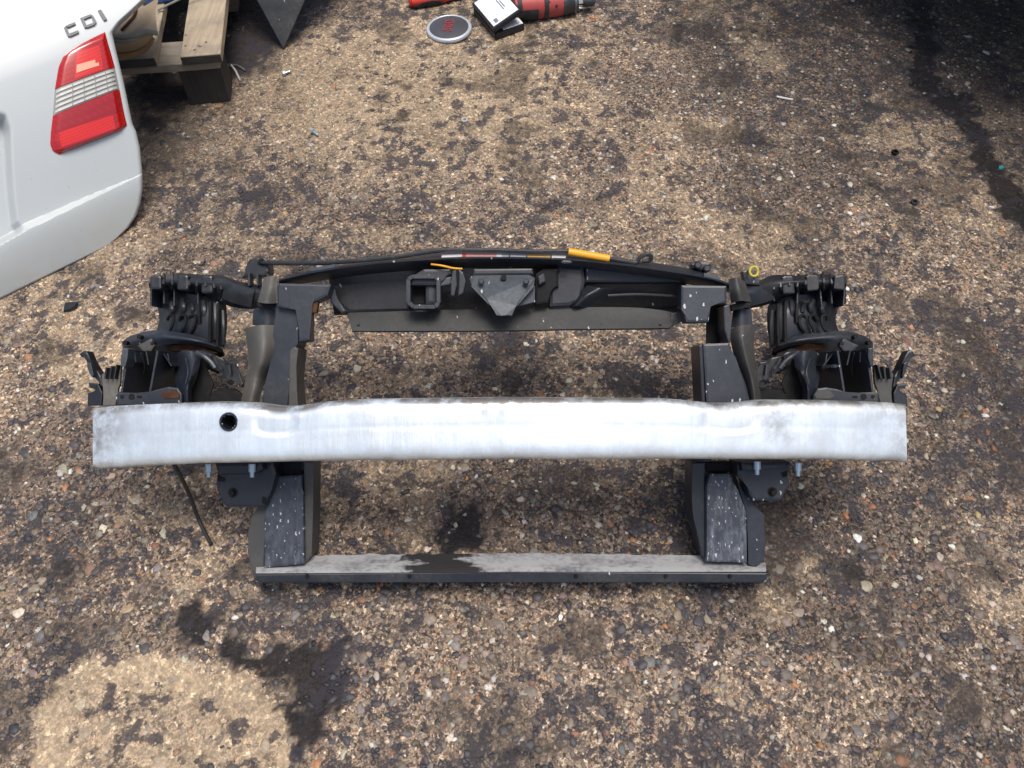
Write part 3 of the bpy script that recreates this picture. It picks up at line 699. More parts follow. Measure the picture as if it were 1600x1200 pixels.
# ribbed wing ends of the crossmember, carrying the headlamps
def carrier(right):
    jr = random.Random(5)
    X = (lambda x: MIR(x) + jr.uniform(-1.8, 1.8)) if right else (lambda x: x)
    jy = lambda y: y + (jr.uniform(-1.5, 1.5) if right else 0)
    f = lambda l: [(X(x), jy(y)) for x, y in l]
    r = lambda l: [(X(x), jy(y), w) for x, y, w in l]
    mk, mr = (M_blk2, M_blk)
    rows = [r([(233, 433, -.10), (270, 427, -.09), (310, 429, -.085), (346, 430, -.08), (375, 440, -.065), (412, 446, -.05)]),
            r([(232, 442, -.075), (270, 438, -.066), (310, 440, -.062), (346, 440, -.058), (374, 450, -.042), (410, 456, -.03)]),
            r([(233, 449, -.085), (270, 448, -.078), (310, 450, -.074), (344, 455, -.066), (370, 466, -.05), (406, 470, -.036)]),
            r([(234, 455, -.12), (270, 456, -.11), (308, 460, -.11), (338, 470, -.10), (364, 480, -.08), (402, 484, -.06)])]
    hc = skin('headlamp_carrier', rows, mk, panel, nu=60, nv=20, th=.004)
    # beads around the rail
    for px, y0, y1 in ((256, 427, 456), (270, 426, 458), (283, 427, 458), (296, 428, 459), (308, 428, 462), (322, 429, 462), (335, 430, 466), (346, 430, 470)):
        ptube('bead', r([(px, y0 + 1, -.092), (px, (y0 + y1) / 2 - 2, -.066 + .00008 * (px - 256)), (px - 1, y1 - 7, -.078), (px - 1, y1 - 4, -.10)]), .0024, M_blk, hc, samples=8, n=6)
    rows = [r([(352, 437, -.07), (372, 446, -.042), (398, 452, -.03)]), r([(350, 452, -.06), (372, 456, -.036), (396, 460, -.028)]), r([(346, 466, -.07), (366, 474, -.05), (392, 480, -.042)])]
    skin('rail_cover', rows, M_grey if right else mk, hc, nv=14)
    for x0, x1, y0, y1 in ((234, 252, 430, 452), (276, 294, 429, 453), (314, 332, 430, 458)):
        plate('rail_block', f([(x0, y0 + 3), (x0 + 3, y0), (x1 - 3, y0), (x1, y0 + 3), (x1, y1 - 2), (x1 - 2, y1), (x0 + 2, y1), (x0, y1 - 2)]), -.062, .05, mk, hc, .004)
    # deep bowl behind the lamp
    rows = [r([(262, 458, -.12), (290, 459, -.10), (316, 462, -.098), (338, 466, -.095), (353, 474, -.115)]),
            r([(247, 476, -.125), (272, 474, -.105), (305, 472, -.098), (334, 474, -.09), (354, 482, -.11)]),
            r([(249, 496, -.12), (274, 490, -.098), (300, 486, -.088), (334, 490, -.086), (355, 500, -.11)]),
            r([(246, 512, -.12), (268, 508, -.10), (296, 508, -.086), (332, 515, -.086), (354, 520, -.11)]),
            r([(240, 520, -.12), (264, 522, -.10), (300, 526, -.088), (330, 538, -.09), (350, 544, -.115)])]
    skin('lamp_bowl', rows, M_blk if not right else mr, hc, nu=40, nv=40, th=.004)
    # pressed grooves in the bowl
    for x0, y0, x1, y1 in ((310, 472, 312, 505), (329, 470, 328, 535), (341, 474, 340, 542)):
        ptube('groove', r([(x0, y0, -.086), ((x0 + x1) / 2, (y0 + y1) / 2, -.080), (x1, y1, -.082)]), .0032, M_void, hc, n=6)
    for x0 in (262, 281, 296):
        ptube('hook_rib', r([(x0, 500, -.09), (x0 + 2, 494, -.085), (x0 + 9, 493, -.082), (x0 + 9, 502, -.08), (x0 + 6, 512, -.08), (x0 + 3, 519, -.084)]), .0026, M_void, hc, n=6, samples=12)
    for px, y0, y1, rr in ((318, 472, 500, .0055), (336, 476, 530, .006), (348, 486, 538, .004), (268, 474, 490, .0045), (286, 470, 488, .0045), (300, 476, 490, .004)):
        ptube('swage', r([(px, y0, -.094), (px + 1, (y0 + y1) / 2, -.086), (px + 1, y1, -.092)]), rr, M_blk, hc, n=8, samples=8)
    # thin stiffening fins hanging from the rail
    for px, y1 in ((236, 478), (256, 474), (272, 478), (309, 474), (346, 470)):
        fin('rib', (X(px), 450), (X(px), y1), .05, .0022, M_grey, hc, -.082)
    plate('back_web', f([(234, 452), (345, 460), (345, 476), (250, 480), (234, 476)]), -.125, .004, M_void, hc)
    # curved arm sweeping out below the bowl
    rows = [r([(190, 534, -.12), (206, 524, -.10), (240, 516, -.085), (270, 518, -.078), (312, 526, -.08), (348, 540, -.10)]),
            r([(192, 543, -.11), (212, 534, -.09), (242, 526, -.074), (272, 528, -.07), (314, 534, -.07), (348, 545, -.09)]),
            r([(198, 550, -.12), (226, 546, -.095), (246, 541, -.08), (274, 537, -.078), (316, 541, -.08), (346, 551, -.10)])]
    arm = skin('lamp_arm', rows, M_grey, hc, nu=40, nv=14, th=.006)
    plate('arm_pad', f([(214, 540), (236, 528), (242, 540), (236, 549), (224, 550)]), -.070, .008, M_duct2 if not right else M_grey, arm, .003)
    for px, py in ((200, 536), (222, 527), (243, 537)):
        lathe('arm_hole', P(X(px), py, -.092 if px < 210 else -.082), (0, 0, 1), [(0, .0035), (.012, .0035)], M_void, arm, n=12)
    plate('rust_edge', f([(262, 541), (290, 538), (318, 543), (340, 552), (300, 549), (270, 547)]), -.098, .006, M_rust, arm, 0)
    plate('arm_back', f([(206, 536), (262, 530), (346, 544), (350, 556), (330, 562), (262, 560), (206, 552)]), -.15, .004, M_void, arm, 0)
    # rail running back from the lamp down to the ground, out of sight from the front
    b0, b1 = P(X(300), 500, -.12), P(X(306), 506, -.405)
    bm = bmesh.new(); sz = .028
    for z_, c0 in ((0, b0), (1, b1)):
        for dx, dy in ((-1, -1), (1, -1), (1, 1), (-1, 1)): bm.verts.new(c0 + Vector((dx * sz, dy * sz * (1.0 if z_ == 0 else .7), 0)))
    bm.verts.ensure_lookup_table(); v = bm.verts
    for k in range(4): bm.faces.new((v[k], v[(k + 1) % 4], v[4 + (k + 1) % 4], v[4 + k]))
    bm.faces.new(v[0:4]); bm.faces.new(v[4:8])
    from_bm('wing_rail', bm, M_blk, hc)

    # lower lamp bracket on the beam end
    lbk = plate('lower_lamp_bracket', f([(182, 634), (180, 618), (186, 613), (236, 615), (246, 608), (262, 604), (278, 606), (284, 616), (284, 634)]), -.004, .012, M_grey, panel, .003)
    hole = plate('slot', f([(254, 615), (258, 610), (276, 610), (281, 616), (279, 622), (258, 623), (253, 620)]), -.0025, .004, M_rust if not right else M_duct2, lbk, 0)
    for px, rr in ((191, .0028), (206, .0048), (216, .002), (220, .002)):
        lathe('hole_rim', P(X(px), 620, -.0045), (0, 0, 1), [(0, rr), (.0015, rr)], M_void, lbk, n=12)
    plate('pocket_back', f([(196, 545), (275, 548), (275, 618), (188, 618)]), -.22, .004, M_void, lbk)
    fin('fin', (X(200), 546), (X(190), 614), .20, .003, M_grey, lbk, -.012)
    fin('fin', (X(246), 548), (X(234), 614), .20, .003, M_grey, lbk, -.012)
    fin('fin', (X(255), 552), (X(268), 572), .10, .002, M_blk, lbk, -.03); fin('fin', (X(228), 548), (X(232), 570), .10, .002, M_blk, lbk, -.03)
    plate('post', f([(191, 543), (200, 545), (199, 560), (195, 574), (188, 572), (189, 556)]), -.006, .03, M_grey if right else M_steel, lbk, .002)
    rows = [r([(270, 558, -.08), (284, 548, -.05), (296, 548, -.03), (314, 552, -.04)]), r([(272, 576, -.08), (286, 574, -.04), (300, 572, -.015), (312, 572, -.03)]),
            r([(272, 590, -.06), (284, 590, -.03), (298, 586, -.01), (306, 584, -.02)]), r([(277, 608, -.03), (286, 606, -.014), (294, 604, -.008), (300, 606, -.03)]), r([(282, 634, -.03), (288, 634, -.012), (294, 634, -.008), (300, 634, -.03)])]
    skin('web', rows, M_grey, lbk, nv=30)
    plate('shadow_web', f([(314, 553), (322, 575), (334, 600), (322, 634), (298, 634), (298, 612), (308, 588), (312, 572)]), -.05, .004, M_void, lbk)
    ptube('web_edge', r([(308, 551, -.02), (318, 556, -.014), (330, 566, -.014), (336, 575, -.014)]), .0035, M_steel if not right else M_grey, lbk, samples=10)
    # twisted inner tabs
    tab = plate('inner_tab', f([(312, 549), (326, 552), (336, 558), (348, 560), (352, 568), (366, 566), (368, 574), (380, 600), (376, 606), (362, 590), (356, 596), (348, 582), (336, 578), (326, 562)]) , -.04, .012, M_blk2, lbk, .002)
    fin('tab_edge', (X(335), 560), (X(345), 577), .03, .003, M_grey, tab, -.03)
    plate('lower_tab', f([(320, 634), (328, 616), (342, 606), (352, 610), (364, 606), (378, 616), (378, 634)]), -.045, .01, M_void, lbk, .002)
    # loose broken webbing between the web and the upright
    plate('tab_back', f([(296, 547), (318, 546), (340, 556), (352, 570), (340, 584), (318, 574), (304, 566)]), -.075, .006, M_void, lbk, .001)
    for pts in ([(312, 549, -.03), (326, 553, -.026), (331, 566, -.03), (345, 572, -.03), (349, 588, -.034)], [(352, 566, -.035), (366, 563, -.03), (372, 572, -.03)], [(336, 604, -.04), (350, 598, -.034), (362, 604, -.036), (374, 600, -.036)],
                [(220, 552, -.03), (226, 572, -.05), (222, 590, -.08)], [(290, 560, -.02), (294, 580, -.004), (290, 600, -.002)]):
        ptube('torn_edge', r(pts), .0012, M_grey, lbk, samples=9, n=6)
    for px, y0, y1 in ((210, 550, 566), (262, 552, 566), (328, 556, 572), (358, 570, 586)):
        fin('rib', (X(px), y0), (X(px + 2), y1), .03, .002, M_grey, lbk, -.03)
    # outer wing
    ow = plate('outer_wing', f([(160, 634), (163, 606), (158, 586), (166, 578), (178, 572), (189, 570), (187, 600), (182, 614), (180, 634)]), -.03, .006, M_duct if not right else M_duct2, lbk, .002)
    plate('wing_tip', f([(123, 553), (130, 548), (136, 549), (141, 562), (150, 578), (158, 588), (162, 606), (156, 602), (148, 586), (138, 574), (134, 556), (126, 558)]), -.035, .02, M_blk2, ow, .003)
    plate('wing_clip', f([(136, 566), (142, 568), (146, 586), (144, 590), (140, 584), (136, 574)]), -.02, .008, M_steel if not right else M_blk, ow, .001)
    plate('wing_hook', f([(138, 598), (154, 600), (160, 614), (158, 634), (136, 634), (137, 614), (150, 612), (150, 606), (139, 606)]), -.05, .012, M_blk, ow, .002)
    for k in range(3): fin('rib', (X(166 + 8 * k), 574 - 2 * k), (X(164 + 7 * k), 592), .012, .0022, M_blk2, ow, -.018)
carrier(False); carrier(True)

# --- mounting brackets hanging under the beam, with their bolts
def hanger(pts, bolts, screw, mat):
    h = plate('beam_bracket', pts, .008, .05, mat, panel, .005)
    for x, y in bolts:
        lathe('bolt', P(x, y - 9, .03), (0, -1, 0), [(0, .0055), (.012, .0055), (.012, .0035), (.020, .0033)], M_zinc, h, n=10)
    lathe('screw', P(*screw, .006), (0, 0, 1), [(0, .007), (.004, .007), (.004, .0045), (.012, .0045)], M_void, h, n=12)
    return h
h = hanger([(340, 722), (426, 722), (432, 740), (426, 764), (414, 790), (404, 793), (354, 793), (346, 786), (344, 762), (338, 742)], [(326, 734), (394, 734)], (365, 769), M_blk)
plate('bracket_ledge', [(334, 722), (408, 722), (412, 734), (400, 740), (340, 742)], .026, .02, M_blk, h, .006); plate('slot', [(340, 742), (352, 748), (350, 753), (340, 752)], .0095, .004, M_void, h, 0)
plate('slot', [(410, 776), (416, 778), (414, 787), (409, 786)], .0095, .004, M_void, h, 0)
h = hanger([(1152, 722), (1236, 722), (1232, 744), (1228, 752), (1224, 778), (1218, 783), (1178, 783), (1170, 772), (1168, 752), (1152, 744)], [(1183, 730), (1247, 732)], (1206, 768), M_grey)
plate('bracket_ledge', [(1158, 722), (1230, 722), (1226, 732), (1180, 736), (1160, 736)], .026, .02, M_blk, h, .006); plate('slot', [(1221, 739), (1230, 736), (1230, 744), (1224, 746)], .0095, .004, M_void, h, 0)
# crash boxes joining beam and uprights
for x0, x1 in ((405, 470), (1092, 1150)):
    a, b = P(x0, 650, .06), P(x1, 705, -.03)
    box('crash_box', (a + b) / 2, (abs(b.x - a.x), abs(b.y - a.y), abs(b.z - a.z)), M_blk, panel, bev=.003)
# loose wire trailing from the beam
tube('trailing_wire', [P(272, 726, .06), P(284, 748, .02), P(298, 778, -.06)] + [panel.matrix_basis.inverted() @ v for v in (at(308, 806, .02), at(318, 828, .006), at(330, 851, .005))], .0032, M_rubber, panel, samples=24)

# ------------------------------------------------------------------ white tailgate leaning at the left
A0 = at(0, 465); B0 = at(165, 385); sv = (B0 - A0).normalized(); hz = Vector((-sv.y, sv.x, 0)); be = R(50)
tv = hz * math.cos(be) + Vector((0, 0, math.sin(be))); nv_ = sv.cross(tv)
def st(px, py):
    r = Vector(ray(px, py)); k = (A0 - Vector(EYE)).dot(nv_) / r.dot(nv_); p = Vector(EYE) + r * k - A0
    return p.dot(sv), p.dot(tv)
gate = empty('tailgate', (A0 + B0) / 2 + hz * .0, 'white car tailgate with red tail light leaning at the left', 'tailgate')
GO = gate.location
EDGE = np.array([st(*p) for p in ((165, 385), (180, 373), (196, 357), (207, 340), (213, 322), (216, 300), (215, 270), (211, 236), (205, 212), (199, 200), (194, 178), (184, 132), (174, 92), (167, 60), (180, 42), (200, 24), (225, 0), (240, -16), (240, -45), (225, -85), (200, -140))])
EDGE[:, 1] = np.maximum.accumulate(EDGE[:, 1] + np.arange(len(EDGE)) * 1e-5); EDGE[0, 1] = 0
tmax = float(EDGE[-1, 1])
def s_right(t): return float(np.interp(t, EDGE[:, 1], EDGE[:, 0]))
CR = np.array([st(*p) for p in ((-200, 455), (0, 370), (40, 350), (100, 323), (207, 279))])      # crease: upper and lower edge of its facet
CR2 = np.array([st(*p) for p in ((-200, 490), (0, 386), (40, 363), (100, 334), (207, 280))])
RC = np.array([st(*p) for p in ((27, 347), (22, 310), (18, 250), (16, 205), (10, 186), (-4, 180))])
def ss(a, b, x):
    t = min(max((x - a) / (b - a), 0), 1); return t * t * (3 - 2 * t)
def gate_h(s, t):
    """bulge of the skin off its flat plane"""
    lo = float(np.interp(s, CR2[:, 0], CR2[:, 1])); hi = float(np.interp(s, CR[:, 0], CR[:, 1])); hi = max(hi, lo + .0008)
    dep = .022 * ss(.36, .12, s) + .002
    if t < lo: h = dep + .004 - .034 * (1 - t / lo) ** 1.4
    elif t < hi: h = dep + .004 - dep * (t - lo) / (hi - lo)
    else: h = .004 + .020 * math.sin(min((t - hi) / .42, 1) * math.pi) - .15 * max(0, t - .36) ** 1.3
    if t >= lo:
        rx = float(np.interp(t, RC[:, 1], RC[:, 0])); top = float(RC[-1, 1])
        h -= .036 * ss(rx + .004, rx - .016, s) * ss(top + .004, top - .02, t) * ss(lo - .001, hi, t)
    return h
def gate_p(s, t, off=0.0): return A0 + sv * s + tv * t + nv_ * (gate_h(s, t) + .016 + off) - GO
ts = np.unique(np.r_[np.linspace(0, .16, 150), np.linspace(.16, tmax, 110)])
vs, fs = [], []
SC = np.r_[np.linspace(-.75, -.12, 24)[:-1], np.linspace(-.12, 1, 220) ** 1]
NC = len(SC) + 6
for t in ts:
    sr = s_right(t)
    for k in SC:
        s = k if k < -.12 else -.12 + (sr + .12) * (k + .12) / 1.12
        vs.append(gate_p(s, t))
    for q_ in range(1, 7):                          # edge rolled back
        a_ = q_ / 6 * math.pi / 2
        vs.append(gate_p(sr + .010 * math.sin(a_), t) - nv_ * (.012 * (1 - math.cos(a_)) + (.03 if q_ == 6 else 0)))
for i in range(len(ts) - 1):
    for j in range(NC - 1): fs.append((i * NC + j, i * NC + j + 1, (i + 1) * NC + j + 1, (i + 1) * NC + j))
nb = len(vs)                                       # lower edge folded under, and an inner skin
for j in range(NC): vs.append(Vector(vs[j]) - nv_ * .012 - tv * .004)
for j in range(NC - 1): fs.append((nb + j, nb + j + 1, j + 1, j))
m = NT('white_car_paint'); c = coords(m)
n1 = m.n('TexNoise', i_Scale=9.0, i_Detail=6.0); m.l(c, n1.inputs['Vector'])
n2 = m.n('TexNoise', i_Scale=180.0, i_Detail=2.0); m.l(c, n2.inputs['Vector'])
n3 = m.n('TexNoise', i_Scale=45.0, i_Detail=4.0); m.l(c, n3.inputs['Vector'])
sep = m.n('SeparateXYZ'); m.l(c, sep.inputs[0])
spl = m.math('MULTIPLY', m.ramp(sep.outputs[2], [(.0, 1.0), (.08, .0)]), m.ramp(n3.outputs[0], [(.4, 0.0), (.75, .45)]))
col = m.mix(m.ramp(n1.outputs[0], [(.4, 0.0), (.8, .14)]), (.43, .455, .445), (.36, .37, .345))
col = m.mix(spl, col, (.42, .37, .29))
col = m.mix(m.ramp(n2.outputs[0], [(.735, 0.0), (.75, .5)]), col, (.12, .11, .10))
M_paint = m.set(Base_Color=col, Roughness=.34, Metallic=.0, Coat_Weight=.35, Coat_Roughness=.1)
body = soft(mesh('body_panel', vs, fs, M_paint, gate), 50)
# plain inner shell behind the skin
o_in = [gate_p(s, t) - nv_ * .045 for s, t in ((-.75, .01), (.18, .01), (.27, .06), (.30, .14), (.33, .3), (.42, tmax - .02), (-.75, tmax - .02))]
mesh('inner_shell', o_in + [v - nv_ * .01 for v in o_in], [tuple(range(7)), tuple(range(7, 14))[::-1]] + [(k, (k + 1) % 7, 7 + (k + 1) % 7, 7 + k) for k in range(7)], M_grey, gate)

# tail light
LROWS = [((114, 83), (162, 58)), ((98, 96), (166, 74)), ((91, 112), (171, 91)), ((85, 147), (177, 113)), ((82, 187), (184, 146)), ((79, 212), (190, 176)), ((78, 230), (194, 193)), ((82, 240), (196, 200)), ((92, 245), (186, 209))]
LV = np.linspace(0, 1, 9)
La = catmull(np.array([st(*a) for a, b in LROWS]), 9); Lb = np.array([st(*b) for a, b in LROWS]); La = np.array([st(*a) for a, b in LROWS])
def lens_p(u, v, off=0.0):
    a = np.array([np.interp(v, LV, La[:, k]) for k in (0, 1)]); b = np.array([np.interp(v, LV, Lb[:, k]) for k in (0, 1)])
    s, t = a + (b - a) * u
    edge = min(u, 1 - u, v * 1.4, (1 - v) * 1.4)
    return gate_p(float(s), float(t), .002 + .007 * ss(0, .10, edge) + .004 * math.sin(u * math.pi) + off)
def lens(name, v0, v1, mat, parent, nu=26, nv=20, u0=0, u1=1, off=0.0, th=.006):
    vs = [lens_p(u0 + (u1 - u0) * j / (nu - 1), v0 + (v1 - v0) * i / (nv - 1), off) for i in range(nv) for j in range(nu)]
    fs = [(i * nu + j, (i + 1) * nu + j, (i + 1) * nu + j + 1, i * nu + j + 1) for i in range(nv - 1) for j in range(nu - 1)]
    bm = bmesh.new(); bv = [bm.verts.new(v) for v in vs]
    for f in fs: bm.faces.new([bv[k] for k in f])
    bm.normal_update()
    if sum((f.normal.dot(nv_)) for f in bm.faces) < 0: bmesh.ops.reverse_faces(bm, faces=bm.faces)
    bmesh.ops.solidify(bm, geom=bm.faces[:], thickness=th)
    return soft(from_bm(name, bm, mat, parent), 40)
def red_lens(name, base, scale, amt):
    m = NT(name); c = coords(m, (1, 1, 1)); wv = m.n('TexWave', i_Scale=float(scale), i_Distortion=.6); wv.bands_direction = 'DIAGONAL'; m.l(c, wv.inputs['Vector'])
    wv2 = m.n('TexWave', i_Scale=float(scale) * .8, i_Distortion=.4); wv2.bands_direction = 'Z'; m.l(c, wv2.inputs['Vector'])
    g_ = m.math('MULTIPLY', wv.outputs[0], wv2.outputs[0])
    col = m.mix(m.math('MULTIPLY', g_, amt), base, (min(1, base[0] * 1.5), base[1] * 2.0 + .012, base[2] * 2 + .006))
    return m.set(Base_Color=col, Roughness=.22, Coat_Weight=.7, Coat_Roughness=.04, Specular_IOR_Level=.5)
M_red = red_lens('red_lens_plastic', (.34, .003, .002), 60, .5); M_red2 = red_lens('deep_red_lens_plastic', (.30, .004, .006), 30, .3); M_red3 = red_lens('bright_red_lens_plastic', (.55, .010, .005), 90, .7)
M_clear = plastic('smoky_clear_lens', (.27, .265, .235), .2, dust=.2); M_chrome = plastic('chrome_reflector', (.62, .61, .55), .25, dust=.2, metal=.25)
M_pink = plastic('pink_highlight_strip', (.75, .36, .24), .25, dust=.1, dustcol=(.6, .3, .2))  # pink of the highlight on the upper lens, as a colour
tl = link('tail_light', None, gate); tl.empty_display_size = .02
lens('seal', -.03, 1.03, M_void, tl, u0=-.035, u1=1.02, off=-.004)
lens('upper_lens', 0, .372, M_red, tl); lens('lower_lens', .502, 1, M_red, tl); lens('clear_lens', .375, .499, M_clear, tl, nv=10, off=-.001)
lens('lens_chamber', .14, .36, M_red3, tl, u0=.32, u1=.80, off=.0006); lens('lens_chamber', .66, .88, M_red3, tl, u0=.12, u1=.84, off=.0006); lens('lens_band', .52, .64, M_red2, tl, u0=.05, u1=.97, off=.0005)
lens('lens_band', .885, .955, M_red2, tl, u0=.12, u1=.85, off=.0004)
lens('highlight_strip', .275, .325, M_pink, tl, u0=.34, u1=.74, off=.0014, nv=6); lens('highlight_strip', .17, .30, M_red3, tl, u0=.68, u1=.76, off=.0016, nu=6)  # bent highlight on the upper lens, laid on as coloured strips
for k in range(5):
    v0 = .384 + k * .024; lens('chrome_bar', v0, v0 + .012, M_chrome, tl, u0=.03, u1=.97, off=.0006, nv=3, nu=24, th=.003)
for u in (.28, .46, .64, .82): lens('bar_divider', .383, .492, M_clear, tl, u0=u, u1=u + .014, off=.0012, nu=3, nv=8, th=.003)
# chrome badge letters
M_badge = plastic('chrome_badge', (.10, .10, .105), .4, dust=.4, dustcol=(.2, .2, .2), metal=.0)
def letter(strokes):
    bm = bmesh.new()
    for pts in strokes:
        f_ = [bm.verts.new(gate_p(*st(*p), off=.0045)) for p in pts]; b_ = [bm.verts.new(gate_p(*st(*p), off=-.001)) for p in pts]; n = len(pts)
        bm.faces.new(f_); bm.faces.new(b_[::-1])
        for i in range(n): bm.faces.new((f_[i], b_[i], b_[(i + 1) % n], f_[(i + 1) % n]))
    return from_bm('badge_letter', bm, M_badge, gate)
letter([[(99, 51), (102, 48), (108, 62), (105, 64)], [(102, 48), (104, 46.5), (116, 41.5), (117, 45), (105, 50.5)], [(105, 64), (108, 60), (121, 55), (122, 58.5), (108, 65)]])
letter([[(124, 36), (128, 34), (135, 50), (131, 51.5)], [(128, 34), (140, 29.5), (141, 33), (129, 38)], [(133, 47.5), (145, 43), (146, 46.5), (135, 51)], [(140, 29.5), (144, 32), (149, 42), (146, 46.5), (143.5, 41), (141, 33)]])
letter([[(151, 24), (156, 22), (165, 38), (160, 40)]])

# ------------------------------------------------------------------ wooden pallet and what lies on it
def wood(name, base, dark, ax, grey=.55):
    m = NT(name); c = coords(m, tuple(1.6 if k == ax else 26 for k in range(3)))
    n1 = m.n('TexNoise', i_Scale=3.0, i_Detail=8.0, i_Roughness=.65, i_Distortion=.4); m.l(c, n1.inputs['Vector'])
    c2 = coords(m); n2 = m.n('TexNoise', i_Scale=18.0, i_Detail=5.0); m.l(c2, n2.inputs['Vector'])
    n3 = m.n('TexNoise', i_Scale=60.0, i_Detail=3.0); m.l(c2, n3.inputs['Vector'])
    col = m.mix(m.ramp(n1.outputs[0], [(.35, 0.0), (.68, 1.0)]), base, dark)
    col = m.mix(m.ramp(n2.outputs[0], [(.45, 0.0), (.7, grey)]), col, (.13, .115, .095))
    col = m.mix(m.ramp(n3.outputs[0], [(.68, 0.0), (.74, .8)]), col, (.06, .045, .03))
    m.bump(n1.outputs[0], .0015, .6)
    return m.set(Base_Color=col, Roughness=.8)
M_wood = wood('weathered_pine', (.40, .325, .22), (.26, .20, .135), 1); M_wood2 = wood('grey_weathered_pine', (.28, .235, .17), (.17, .14, .10), 0); M_wood3 = wood('wet_shade_wood', (.032, .027, .022), (.016, .014, .012), 2, .12)  # third wood: wet, with the front blocks' shade put into its colour
p0 = at(311, 157)
pal = empty('pallet', (p0.x, p0.y, 0), 'weathered wooden pallet standing behind the white tailgate', 'pallet')
def board(name, a, b, z1, th, wid, mat, side=0):
    """a, b: ends of one long edge (world x, y); the board lies to the right (side=1) or left of it"""
    a, b = Vector((*a, 0)), Vector((*b, 0)); d = (b - a).normalized(); n = Vector((d.y, -d.x, 0)) * (1 if side else -1)
    bm = bmesh.new(); L = (b - a).length; N_ = 14
    for i in range(N_ + 1):
        for off, z in ((0, z1), (wid, z1), (wid, z1 - th), (0, z1 - th)):
            jit = (vnoise(np.array([i * .9 + off * 31]), np.array([z * 90.0]), 5)[0] - .5) * .0035
            bm.verts.new(a + d * (L * i / N_) + n * (off + jit) + Vector((0, 0, z + jit * .5)) - pal.location)
    bm.verts.ensure_lookup_table(); v = bm.verts
    for i in range(N_):
        for j in range(4): bm.faces.new((v[4 * i + j], v[4 * i + (j + 1) % 4], v[4 * i + 4 + (j + 1) % 4], v[4 * i + 4 + j]))
    bm.faces.new(v[0:4]); bm.faces.new(v[-4:])
    bmesh.ops.recalc_face_normals(bm, faces=bm.faces)
    bmesh.ops.bevel(bm, geom=[e for e in bm.edges if e.calc_face_angle(0) > 1], offset=.0015, segments=1, affect='EDGES')
    return from_bm(name, bm, mat, pal)
ZD, ZC = .139, .116
a, b = at(281, 89, ZD), at(296, -6, ZD); d = (b - a).xy.normalized()
board('deck_board', a.xy, a.xy + d * .95, ZD, .022, .094, M_wood, 1)
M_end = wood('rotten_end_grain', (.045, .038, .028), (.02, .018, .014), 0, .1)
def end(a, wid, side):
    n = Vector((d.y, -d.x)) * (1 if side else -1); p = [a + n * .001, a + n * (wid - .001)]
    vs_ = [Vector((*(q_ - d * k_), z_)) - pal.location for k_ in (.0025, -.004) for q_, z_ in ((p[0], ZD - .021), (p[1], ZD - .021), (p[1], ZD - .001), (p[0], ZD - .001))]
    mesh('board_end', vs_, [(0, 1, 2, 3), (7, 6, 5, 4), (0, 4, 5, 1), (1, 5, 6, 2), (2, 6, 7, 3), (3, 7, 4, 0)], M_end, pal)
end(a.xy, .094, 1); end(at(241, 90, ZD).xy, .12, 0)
a2 = at(241, 90, ZD); board('deck_board', a2.xy, a2.xy + d * .95, ZD, .022, .12, M_wood, 0)
a3 = at(241, 90, ZD); 
for k in (1, 2):
    q0 = a2.xy - Vector((d.y, -d.x)) * (.15 * k + .02); board('deck_board', q0, q0 + d * .95, ZD, .022, .10, M_wood, 0)
e1, e0 = at(341, 96, ZC), at(180, 107, ZC); dc = (e0 - e1).xy.normalized()
for back in (0, .42, .82):
    st_ = e1.xy + d * back; board('cross_board', st_, st_ + dc * .80, ZC, .020, .098, M_wood2, 1)
for back in (0, .42, .82):
    for k in (0, .36, .70):
        c0 = e1.xy + d * (back + .052) + dc * (.052 + k)
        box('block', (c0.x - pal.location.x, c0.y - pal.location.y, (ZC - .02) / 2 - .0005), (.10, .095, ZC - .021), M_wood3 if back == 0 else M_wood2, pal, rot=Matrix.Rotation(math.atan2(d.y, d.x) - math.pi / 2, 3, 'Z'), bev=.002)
M_nail = plastic('rusty_nail', (.05, .03, .02), .7)
for px, py in ((304, 78), (290, 72), (322, 66)):
    lathe('nail', at(px, py, ZD) - pal.location - Vector((0, 0, .001)), (0, 0, 1), [(0, .0028), (.0016, .0028), (.002, .002)], M_nail, pal, n=10)
# mud covered scrap panel lying on the pallet: pressed plate with curved rim
M_mud = plastic('mud_caked_metal', (.32, .25, .165), .8, speck=.03, dust=1.0, dustcol=(.36, .28, .19)); M_mudg = plastic('grey_mud_metal', (.20, .19, .16), .7, dust=.8, dustcol=(.34, .3, .24)); M_rustmud = plastic('rust_brown_edge', (.26, .15, .07), .8, dust=.8, dustcol=(.34, .2, .1))
sp0 = at(205, 84, ZD + .003)
scrap = empty('scrap_shield', (sp0.x, sp0.y, ZD), 'mud caked curved scrap shield lying on the wooden pallet', 'scrap metal')
def wskin(name, rows, mat, parent, th=.004, nu=24, nv=16):
    A = np.array([catmull(np.array([tuple(at(*p) - parent_loc) for p in r]), nu) for r in rows])
    G = np.stack([catmull(A[:, j], nv) for j in range(nu)], 1); vs = G.reshape(-1, 3)
    bm = bmesh.new(); bv = [bm.verts.new(v) for v in vs]
    for i in range(nv - 1):
        for j in range(nu - 1): bm.faces.new((bv[i * nu + j], bv[i * nu + j + 1], bv[(i + 1) * nu + j + 1], bv[(i + 1) * nu + j]))
    bm.normal_update()
    if sum(f.normal.z for f in bm.faces) < 0: bmesh.ops.reverse_faces(bm, faces=bm.faces)
    bmesh.ops.solidify(bm, geom=bm.faces[:], thickness=th); return soft(from_bm(name, bm, mat, parent), 45)
parent_loc = scrap.location
